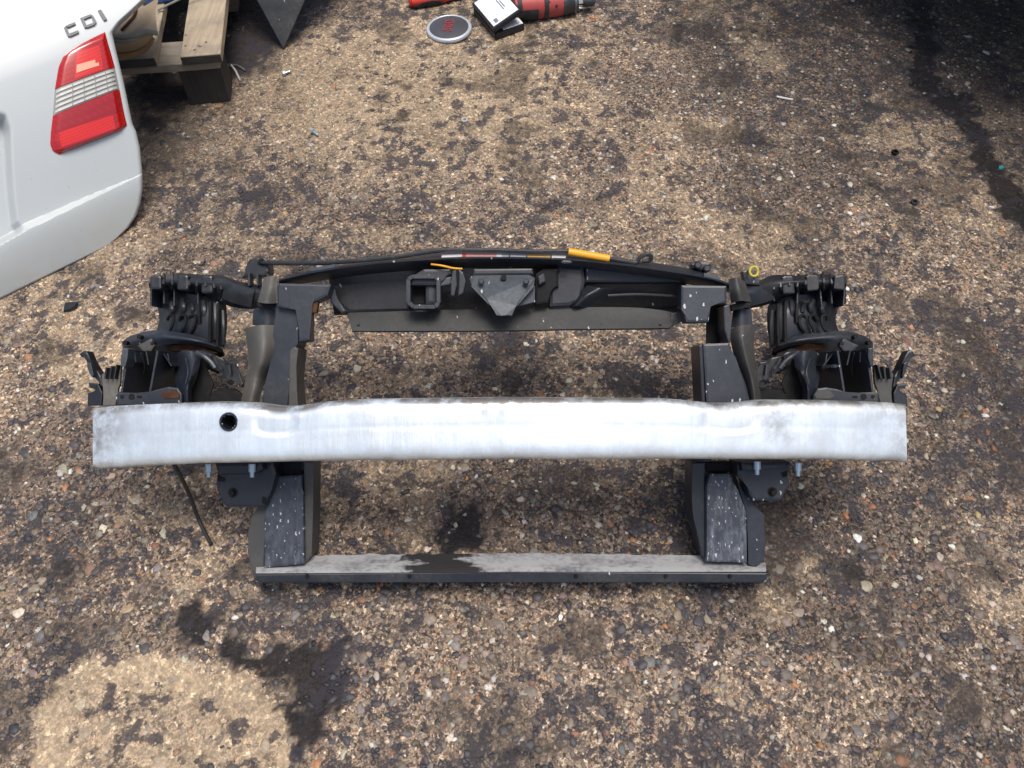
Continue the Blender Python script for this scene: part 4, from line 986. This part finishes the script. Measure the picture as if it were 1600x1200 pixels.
wskin('shield_body', [[(150, 80, .150), (180, 82, .150), (205, 80, .150), (225, 72, .150), (236, 58, .150)], [(150, 70, .20), (180, 72, .20), (204, 69, .20), (222, 62, .195), (238, 50, .185)], [(150, 57, .21), (176, 60, .215), (204, 59, .212), (222, 54, .205), (240, 44, .19)]], M_mud, scrap)
wskin('rim', [[(150, 88, .146), (185, 90, .146), (212, 87, .146), (230, 76, .146), (240, 60, .146)], [(150, 80, .160), (183, 82, .160), (208, 80, .160), (226, 71, .160), (236, 57, .160)]], M_rustmud, scrap, nv=6)
wskin('top_sheet', [[(150, 56, .214), (176, 59, .222), (204, 58, .218), (226, 52, .212), (246, 50, .206)], [(170, 46, .225), (192, 48, .225), (212, 44, .222), (228, 36, .215), (244, 22, .205)], [(200, 16, .225), (215, 14, .226), (228, 8, .222), (238, 2, .215), (248, -6, .205)]], M_mud, scrap)
tube('strap', [at(166, 50, .226) - parent_loc, at(185, 56, .232) - parent_loc, at(212, 54, .231) - parent_loc, at(226, 49, .226) - parent_loc, at(246, 52, .214) - parent_loc], .006, M_mudg, scrap, samples=20)
tube('strap', [at(160, 58, .216) - parent_loc, at(188, 63, .221) - parent_loc, at(212, 60, .219) - parent_loc, at(232, 52, .208) - parent_loc], .0045, M_mudg, scrap, samples=20)
tube('crack', [at(190, 47, .2285) - parent_loc, at(202, 34, .2285) - parent_loc, at(210, 24, .2285) - parent_loc, at(213, 14, .2285) - parent_loc], .003, M_rust, scrap, samples=12)
# blue thing and thin rod at the top edge
M_blue = plastic('faded_blue_plastic', (.05, .12, .34), .45, dust=.3)
bq = at(247, -6, ZD + .02)
bt = box('blue_crate', (0, 0, 0), (.085, .16, .06), M_blue, None, rot=Matrix.Rotation(.25, 3, 'Z'), bev=.006); bt.location = (bq.x - .02, bq.y + .075, ZD + .0305)
tag(bt, 'blue plastic block on the pallet at the top edge of the photo', 'plastic block')
rod = tube('metal_rod', [at(246, 16, ZD + .006), at(262, 8, ZD + .012), at(282, -2, ZD + .02), at(310, -18, ZD + .03)], .003, M_mudg, samples=12)
tag(rod, 'thin grey metal rod bridging the gap between two pallet boards', 'metal rod')

# ------------------------------------------------------------------ black sheet standing on one corner
C0 = at(443, 77, .003); nb_ = Vector((.30, -.80, .52)).normalized()
def onpl(px, py):
    r = Vector(ray(px, py)); k = (C0 - Vector(EYE)).dot(nb_) / r.dot(nb_); return Vector(EYE) + r * k
pts = [C0, onpl(484, -12), onpl(520, -110), onpl(340, -130), onpl(396, -10)]
pts = [C0, C0 + (onpl(482, -12) - C0) * 4.2, C0 + (onpl(482, -12) - C0) * 4.2 + (onpl(396, -10) - C0) * 3.5, C0 + (onpl(396, -10) - C0) * 5.5]
bm = bmesh.new(); f_ = [bm.verts.new(p - C0) for p in pts]; b_ = [bm.verts.new(p - C0 - nb_ * .005) for p in pts]
bm.faces.new(f_); bm.faces.new(b_[::-1])
for i in range(4): bm.faces.new((f_[i], b_[i], b_[(i + 1) % 4], f_[(i + 1) % 4]))
bmesh.ops.bevel(bm, geom=bm.edges[:], offset=.0012, segments=1, affect='EDGES')
M_sheet = plastic('flat_black_sheet', (.022, .024, .027), .5, speck=.22, dust=.4, stretch=(1, 1, 1), spk_scale=60)
sh = from_bm('black_sheet', bm, M_sheet); sh.location = C0
tag(sh, 'flat black plastic sheet standing on its corner right of the pallet', 'plastic sheet')

# ------------------------------------------------------------------ wheel cap
c0 = at(702, 46, .006)
cap = empty('wheel_cap', (c0.x, c0.y, 0), 'round grey wheel cap with silver ring and red 500 lettering', 'wheel cap', rot=(R(1.5), R(-2), 0))
M_ring = plastic('silver_ring_plastic', (.50, .53, .57), .35, dust=.25, metal=.3); M_face = plastic('grey_cap_face', (.055, .055, .062), .4, dust=.35, dustcol=(.10, .095, .09))
lathe('ring', (0, 0, .002), (0, 0, 1), [(0, .060), (.006, .0625), (.0105, .061), (.0125, .056), (.0115, .0535), (.004, .053)], M_ring, cap, n=64)
lathe('face', (0, 0, .004), (0, 0, 1), [(0, .053), (.008, .0535), (.0105, .045), (.0118, .030), (.0124, .012), (.0125, .001)], M_face, cap, n=64)
M_red500 = plastic('dark_red_lettering', (.30, .025, .03), .4, dust=.2)
tx = text_mesh('lettering', '500', .036, .002, M_red500, cap); tx.location = (0, 0, .0168); tx.rotation_euler = (0, 0, R(82))
tx.scale = (1.0, .95, 1)

# ------------------------------------------------------------------ black case with white label
f0, l0, r0 = at(774, 64), at(745, 29), at(820, 48)
ex = (r0 - f0); ey_ = (l0 - f0); LX, LY = ex.length, ey_.length; ex.normalize(); ey_.normalize()
case = empty('black_case', (f0.x, f0.y, 0), 'small black hinged case with white label on its lid', 'case')
def cs(a, b, z): return ex * a + ey_ * b + Vector((0, 0, z))
def slab(name, c8, mat, parent, bev=.002):
    bm = bmesh.new(); v = [bm.verts.new(p) for p in c8]
    for f in ((0, 1, 2, 3), (7, 6, 5, 4), (0, 4, 5, 1), (1, 5, 6, 2), (2, 6, 7, 3), (3, 7, 4, 0)): bm.faces.new([v[k] for k in f])
    bmesh.ops.recalc_face_normals(bm, faces=bm.faces)
    if bev: bmesh.ops.bevel(bm, geom=bm.edges[:], offset=bev, segments=2, affect='EDGES')
    return from_bm(name, bm, mat, parent)
M_case = plastic('black_case_plastic', (.014, .014, .018), .35, dust=.2); M_label = plastic('white_paper_label', (.78, .79, .80), .5, dust=.08); M_ink = plastic('blue_grey_ink', (.16, .18, .24), .6, dust=0)
LYY = LY * 1.18
slab('tray', [cs(0, 0, .002), cs(LX, 0, .002), cs(LX, LYY, .002), cs(0, LYY, .002), cs(0, 0, .020), cs(LX, 0, .020), cs(LX, LYY, .020), cs(0, LYY, .020)], M_case, case)
slab('inner_label', [cs(LX * .3, .004, .0205), cs(LX * .96, .004, .0205), cs(LX * .96, LYY * .8, .0205), cs(LX * .3, LYY * .8, .0205), cs(LX * .3, .004, .0213), cs(LX * .96, .004, .0213), cs(LX * .96, LYY * .8, .0213), cs(LX * .3, LYY * .8, .0213)], M_label, case, 0)
def ld(a, b, z): return cs(-.001 + a * math.cos(R(18)) - z * math.sin(R(18)), b, .0225 + a * math.sin(R(18)) + z * math.cos(R(18)))
LX2 = LX * .98
slab('lid', [ld(0, 0, 0), ld(LX2, 0, 0), ld(LX2, LYY, 0), ld(0, LYY, 0), ld(0, 0, .013), ld(LX2, 0, .013), ld(LX2, LYY, .013), ld(0, LYY, .013)], M_case, case)
slab('lid_label', [ld(LX2 * .06, LYY * .06, .0132), ld(LX2 * .94, LYY * .06, .0132), ld(LX2 * .94, LYY * .95, .0132), ld(LX2 * .06, LYY * .95, .0132)] + [ld(LX2 * a_, LYY * b_, .0142) for a_, b_ in ((.06, .06), (.94, .06), (.94, .95), (.06, .95))], M_label, case, .0004)
for a_, b_, wd in ((.60, .30, .34), (.67, .34, .24)):       # printed lines too small to read
    slab('print_line', [ld(LX2 * (a_ + k1), LYY * (b_ + k2), z_) for z_ in (.0143, .0147) for k1, k2 in ((0, 0), (.035, 0), (.035, wd), (0, wd))], M_ink, case, 0)
slab('print_mark', [ld(LX2 * (.16 + k1), LYY * (.10 + k2), z_) for z_ in (.0143, .0147) for k1, k2 in ((0, 0), (.12, 0), (.12, .12), (0, .12))], M_ink, case, 0)

# ------------------------------------------------------------------ red and black impact wrench lying on its side
w0, w1 = at(800, 12, .034), at(952, -1, .030)
ax = (w1 - w0).normalized(); wr = empty('impact_wrench', (w0.x, w0.y, 0), 'scuffed red and black cordless impact wrench beside the black case', 'power tool')
WL = Vector((0, 0, w0.z))
M_redt = plastic('scuffed_red_plastic', (.42, .05, .045), .5, speck=.10, dust=1.0, dustcol=(.20, .07, .065), stretch=(1, 1, 1), spk_scale=150); M_dkmet = plastic('dark_tool_metal', (.05, .055, .06), .38, dust=.4, metal=.6); M_sock = plastic('grey_socket_steel', (.17, .18, .19), .35, dust=.5, metal=.8)
Lw = (w1 - w0).length
lathe('housing', WL, ax, [(0, .020), (.006, .030), (.03, .034), (.07, .035), (.10, .034), (.128, .032), (.140, .031)], M_redt, wr, n=32)
for z_, r_ in ((.012, .0335), (.085, .0362)): lathe('housing_band', WL + ax * z_, ax, [(0, r_), (.006, r_ + .0012), (.012, r_)], M_rubber, wr, n=32)
lathe('nose', WL + ax * .1395, ax, [(0, .031), (.004, .032), (.012, .0315), (.016, .030), (.034, .027), (.044, .022)], M_dkmet, wr, n=32)
lathe('nose_ring', WL + ax * .172, ax, [(0, .0285), (.006, .0285)], M_sock, wr, n=32)
lathe('anvil', WL + ax * .183, ax, [(0, .009), (.026, .009)], M_sock, wr, n=4, smooth=False)
lathe('socket', WL + ax * .20, ax, [(0, .013), (.003, .0145), (.03, .0145), (.033, .012), (.034, .008)], M_dkmet, wr, n=20)
up_ = Vector((0, 0, 1)); sd_ = ax.cross(up_).normalized()            # towards the camera side
# rubber boot wrapped round the lower near side, and the grip running away
bm = bmesh.new(); NA = 14; rows_ = []
for d_, r_ in ((.004, .0305), (.02, .0345), (.05, .0372), (.068, .0372)):
    rows_.append([bm.verts.new(WL + ax * d_ + (sd_ * math.cos(t_) + up_ * math.sin(t_)) * r_) for t_ in np.linspace(R(-100), R(14 if d_ > .01 else 4), NA)])
for a_, b_ in zip(rows_, rows_[1:]):
    for k in range(NA - 1): bm.faces.new((a_[k], a_[k + 1], b_[k + 1], b_[k]))
bmesh.ops.recalc_face_normals(bm, faces=bm.faces); bmesh.ops.solidify(bm, geom=bm.faces[:], thickness=.003)
soft(from_bm('rubber_boot', bm, M_rubber, wr), 40)
gd = (-sd_ * .96 + up_ * -.02 + ax * -.28).normalized()
g0 = WL + ax * .055
tube('grip', [g0 + gd * .015, g0 + gd * .05, g0 + gd * .09, g0 + gd * .13, g0 + gd * .15], [.022, .020, .0185, .020, .024], M_rubber, wr, n=16)
box('battery', g0 + gd * .175 + Vector((0, 0, -.004)), (.075, .055, .058), M_redt, wr, rot=Matrix.Rotation(math.atan2(gd.y, gd.x) - math.pi / 2, 3, 'Z'), bev=.006)
box('trigger', WL + ax * .075 + gd * .055, (.016, .02, .012), M_rubber, wr, bev=.004)
for d_, t_ in ((.098, 40), (.118, 20), (.098, 75), (.122, 62)):
    n_ = sd_ * math.cos(R(t_)) + up_ * math.sin(R(t_)); lathe('screw', WL + ax * d_ + n_ * .032, n_, [(0, .004), (.002, .004), (.0022, .002)], M_rubber, wr, n=12)

# ------------------------------------------------------------------ second red tool, cut off by the frame
t0, t1 = at(641, 3, .018), at(716, -10, .018); ax = (t1 - t0).normalized()
tool = empty('hand_tool', (t0.x, t0.y, 0), 'red and black tool handle lying above the round wheel cap', 'hand tool'); TL_ = Vector((0, 0, t0.z))
M_redb = plastic('bright_red_plastic', (.60, .045, .03), .35, dust=.3, dustcol=(.2, .05, .04))
sd_ = ax.cross(Vector((0, 0, 1))).normalized()
lathe('handle', TL_, ax, [(0, .008), (.003, .014), (.03, .017), (.06, .0175), (.10, .0165), (.12, .014), (.135, .012), (.15, .014)], M_redb, tool, n=24)
lathe('end_cap', TL_ - ax * .004, ax, [(0, .007), (.002, .012), (.005, .014)], M_redb, tool, n=24)
bm = bmesh.new(); rows_ = []
for d_, r_, t0_ in ((.008, .0165, -25), (.03, .0188, 8), (.06, .0192, 12), (.082, .0185, -4), (.09, .0175, -30)):
    rows_.append([bm.verts.new(TL_ + ax * d_ + (sd_ * math.cos(t_) + Vector((0, 0, 1)) * math.sin(t_)) * r_) for t_ in np.linspace(R(-100), R(t0_), 12)])
for a_, b_ in zip(rows_, rows_[1:]):
    for k in range(11): bm.faces.new((a_[k], a_[k + 1], b_[k + 1], b_[k]))
bmesh.ops.recalc_face_normals(bm, faces=bm.faces); bmesh.ops.solidify(bm, geom=bm.faces[:], thickness=.002)
soft(from_bm('grip_pad', bm, M_rubber, tool), 40)
lathe('shaft', TL_ + ax * .148, ax, [(0, .005), (.12, .005), (.124, .003)], M_sock, tool, n=10)

# ------------------------------------------------------------------ bits lying about
def bit(name, px, py, label, cat, mat, kind, **k):
    p = at(px, py)
    if kind == 'nut':
        o = lathe(name, (0, 0, 0), (0, 0, 1), [(0, .0085), (.006, .0085), (.007, .0075), (.007, .0045), (.001, .004)], mat, None, n=k.get('n', 16))
    elif kind == 'shard':
        rs = random.Random(k['seed']); bm = bmesh.new(); L_, W_, T_ = k['size']; prof_ = [(-.5, -.4), (-.3, .45), (.1, .5), (.5, .35), (.42, -.3), (0, -.5)]
        lo_ = [bm.verts.new((a * L_ * rs.uniform(.85, 1.1), b * W_, .001)) for a, b in prof_]; hi_ = [bm.verts.new((v.co.x * .9, v.co.y * .9, T_ * rs.uniform(.7, 1.2))) for v in lo_]
        bm.faces.new(lo_[::-1]); bm.faces.new(hi_)
        for i in range(6): bm.faces.new((lo_[i], lo_[(i + 1) % 6], hi_[(i + 1) % 6], hi_[i]))
        o = from_bm(name, bm, mat)
    elif kind == 'screw':
        bm = bmesh.new(); lathe_bm(bm, (-.008, 0, .006), (1, 0, .0), [(0, .0065), (.005, .0065), (.005, .0035), (.02, .0033), (.022, .002)], 10); o = from_bm(name, bm, mat)
    elif kind == 'strip':
        pt = [Vector(at(*q)) - p + Vector((0, 0, .004)) for q in k['pts']]; o = tube(name, pt, k.get('r', .003), mat, samples=14, n=6)
    o.location = p; o.rotation_euler.z = k.get('rz', 0)
    return tag(o, label, cat, k.get('group'))
M_pale = plastic('pale_plastic_scrap', (.42, .40, .36), .5, dust=.5); M_white = plastic('white_plastic_scrap', (.62, .60, .55), .5, dust=.3); M_teal = plastic('teal_plastic_scrap', (.04, .22, .22), .3, dust=.2)
bit('plastic_shard', 111, 481, 'dark plastic shard lying left of the headlamp carrier', 'scrap', M_blk, 'shard', size=(.03, .022, .008), seed=3, rz=.3)
bit('loose_bolt', 492, 210, 'shiny loose bolt lying on sandy concrete below the tools', 'bolt', M_zinc, 'screw', rz=-.8)
bit('loose_screw', 447, 117, 'small grey screw lying on concrete below the black sheet', 'bolt', M_zinc, 'screw', rz=.6)
bit('rubber_washer', 1428, 318, 'black rubber washer with open hole beside the dark oil run', 'washer', M_rubber, 'nut')
bit('black_plug', 1398, 240, 'small black plug lying on concrete left of oil run', 'plug', M_void, 'nut', n=10)
bit('ring_washer', 726, 190, 'pale worn washer lying on concrete below the wheel cap', 'washer', M_pale, 'nut')
bit('teal_fragment', 1563, 264, 'bright teal plastic fragment in the dark oil run', 'fragment', M_teal, 'shard', size=(.014, .010, .006), seed=5)
bit('white_splinter', 1224, 155, 'white splinter lying on dark concrete at upper right', 'splinter', M_white, 'strip', pts=[(1213, 153), (1222, 155), (1238, 158)], r=.0025)
bit('plastic_scrap', 350, 120, 'curled pale plastic scrap beside the pallet block', 'scrap', M_pale, 'strip', pts=[(355, 103), (357, 115), (361, 130)], r=.004)
bit('plastic_sliver', 372, 118, 'straight pale sliver lying just right of the pallet', 'scrap', M_pale, 'strip', pts=[(362, 104), (368, 112), (376, 128)], r=.003)
bit('twig', 375, 107, 'bent brown twig on concrete right of the pallet', 'twig', M_duct, 'strip', pts=[(360, 103), (372, 105), (384, 112)], r=.0028)
bit('dead_leaf', 342, 167, 'dry curled leaf below the pallet block', 'leaf', M_rustmud, 'shard', size=(.025, .014, .004), seed=8, rz=.4)
bit('silver_chip', 1548, 325, 'silver chip at the edge of the dark oil run', 'chip', M_white, 'shard', size=(.014, .006, .004), seed=9, rz=-.4)

# ------------------------------------------------------------------ unseen van added outside the frame to shade the right of the yard
van = empty('shade_van', (1.9, 2.0, 0), 'unseen dark grey van added to shade the upper right ground', 'van')
dv = Vector((-.57, .82, 0)).normalized(); nvv_ = Vector((dv.y, -dv.x, 0))
V0 = Vector((1.76, 1.0, 0)) - van.location
M_van = plastic('dark_van_paint', (.03, .032, .035), .3, dust=.2); M_glass = plastic('dark_van_glass', (.01, .012, .014), .08, dust=0)
def vp(l, wd, z): return V0 + dv * l + nvv_ * wd + Vector((0, 0, z))
prof_ = [(-.95, .45), (-.95, .80), (-.85, 1.0), (-.15, 1.18), (.45, 1.85), (.75, 1.98), (4.1, 1.98), (4.15, .45)]
bm = bmesh.new(); a_ = [bm.verts.new(vp(l, 0, z)) for l, z in prof_]; b_ = [bm.verts.new(vp(l, 1.85, z)) for l, z in prof_]; n = len(prof_)
bm.faces.new(a_); bm.faces.new(b_[::-1])
for i in range(n): bm.faces.new((a_[i], b_[i], b_[(i + 1) % n], a_[(i + 1) % n]))
bmesh.ops.recalc_face_normals(bm, faces=bm.faces); bmesh.ops.bevel(bm, geom=bm.edges[:], offset=.05, segments=3, affect='EDGES')
from_bm('body', bm, M_van, van, True)
slab('side_window', [vp(l, wd, z) for wd in (-.006, .02) for l, z in ((.35, 1.2), (1.25, 1.2), (1.25, 1.72), (.75, 1.72))], M_glass, van)
for l in (0, 3.1):
    for wd in (.14, 1.7):
        wl = lathe('wheel', vp(l, wd - .1, .33), nvv_, [(0, .20), (.01, .30), (.03, .33), (.17, .33), (.19, .30), (.20, .20)], M_rubber, van, n=32)
        lathe('rim', vp(l, wd - .105, .33), nvv_, [(0, .08), (.004, .19), (.02, .20)], M_steel, wl, n=24)
slab('headlight', [vp(-.965, wd, z) if k == 0 else vp(-.93, wd, z) for k in (0, 1) for wd, z in ((.12, .72), (.45, .72), (.45, .88), (.12, .88))], M_clear, van)
slab('headlight', [vp(-.965, wd, z) if k == 0 else vp(-.93, wd, z) for k in (0, 1) for wd, z in ((1.40, .72), (1.73, .72), (1.73, .88), (1.40, .88))], M_clear, van)
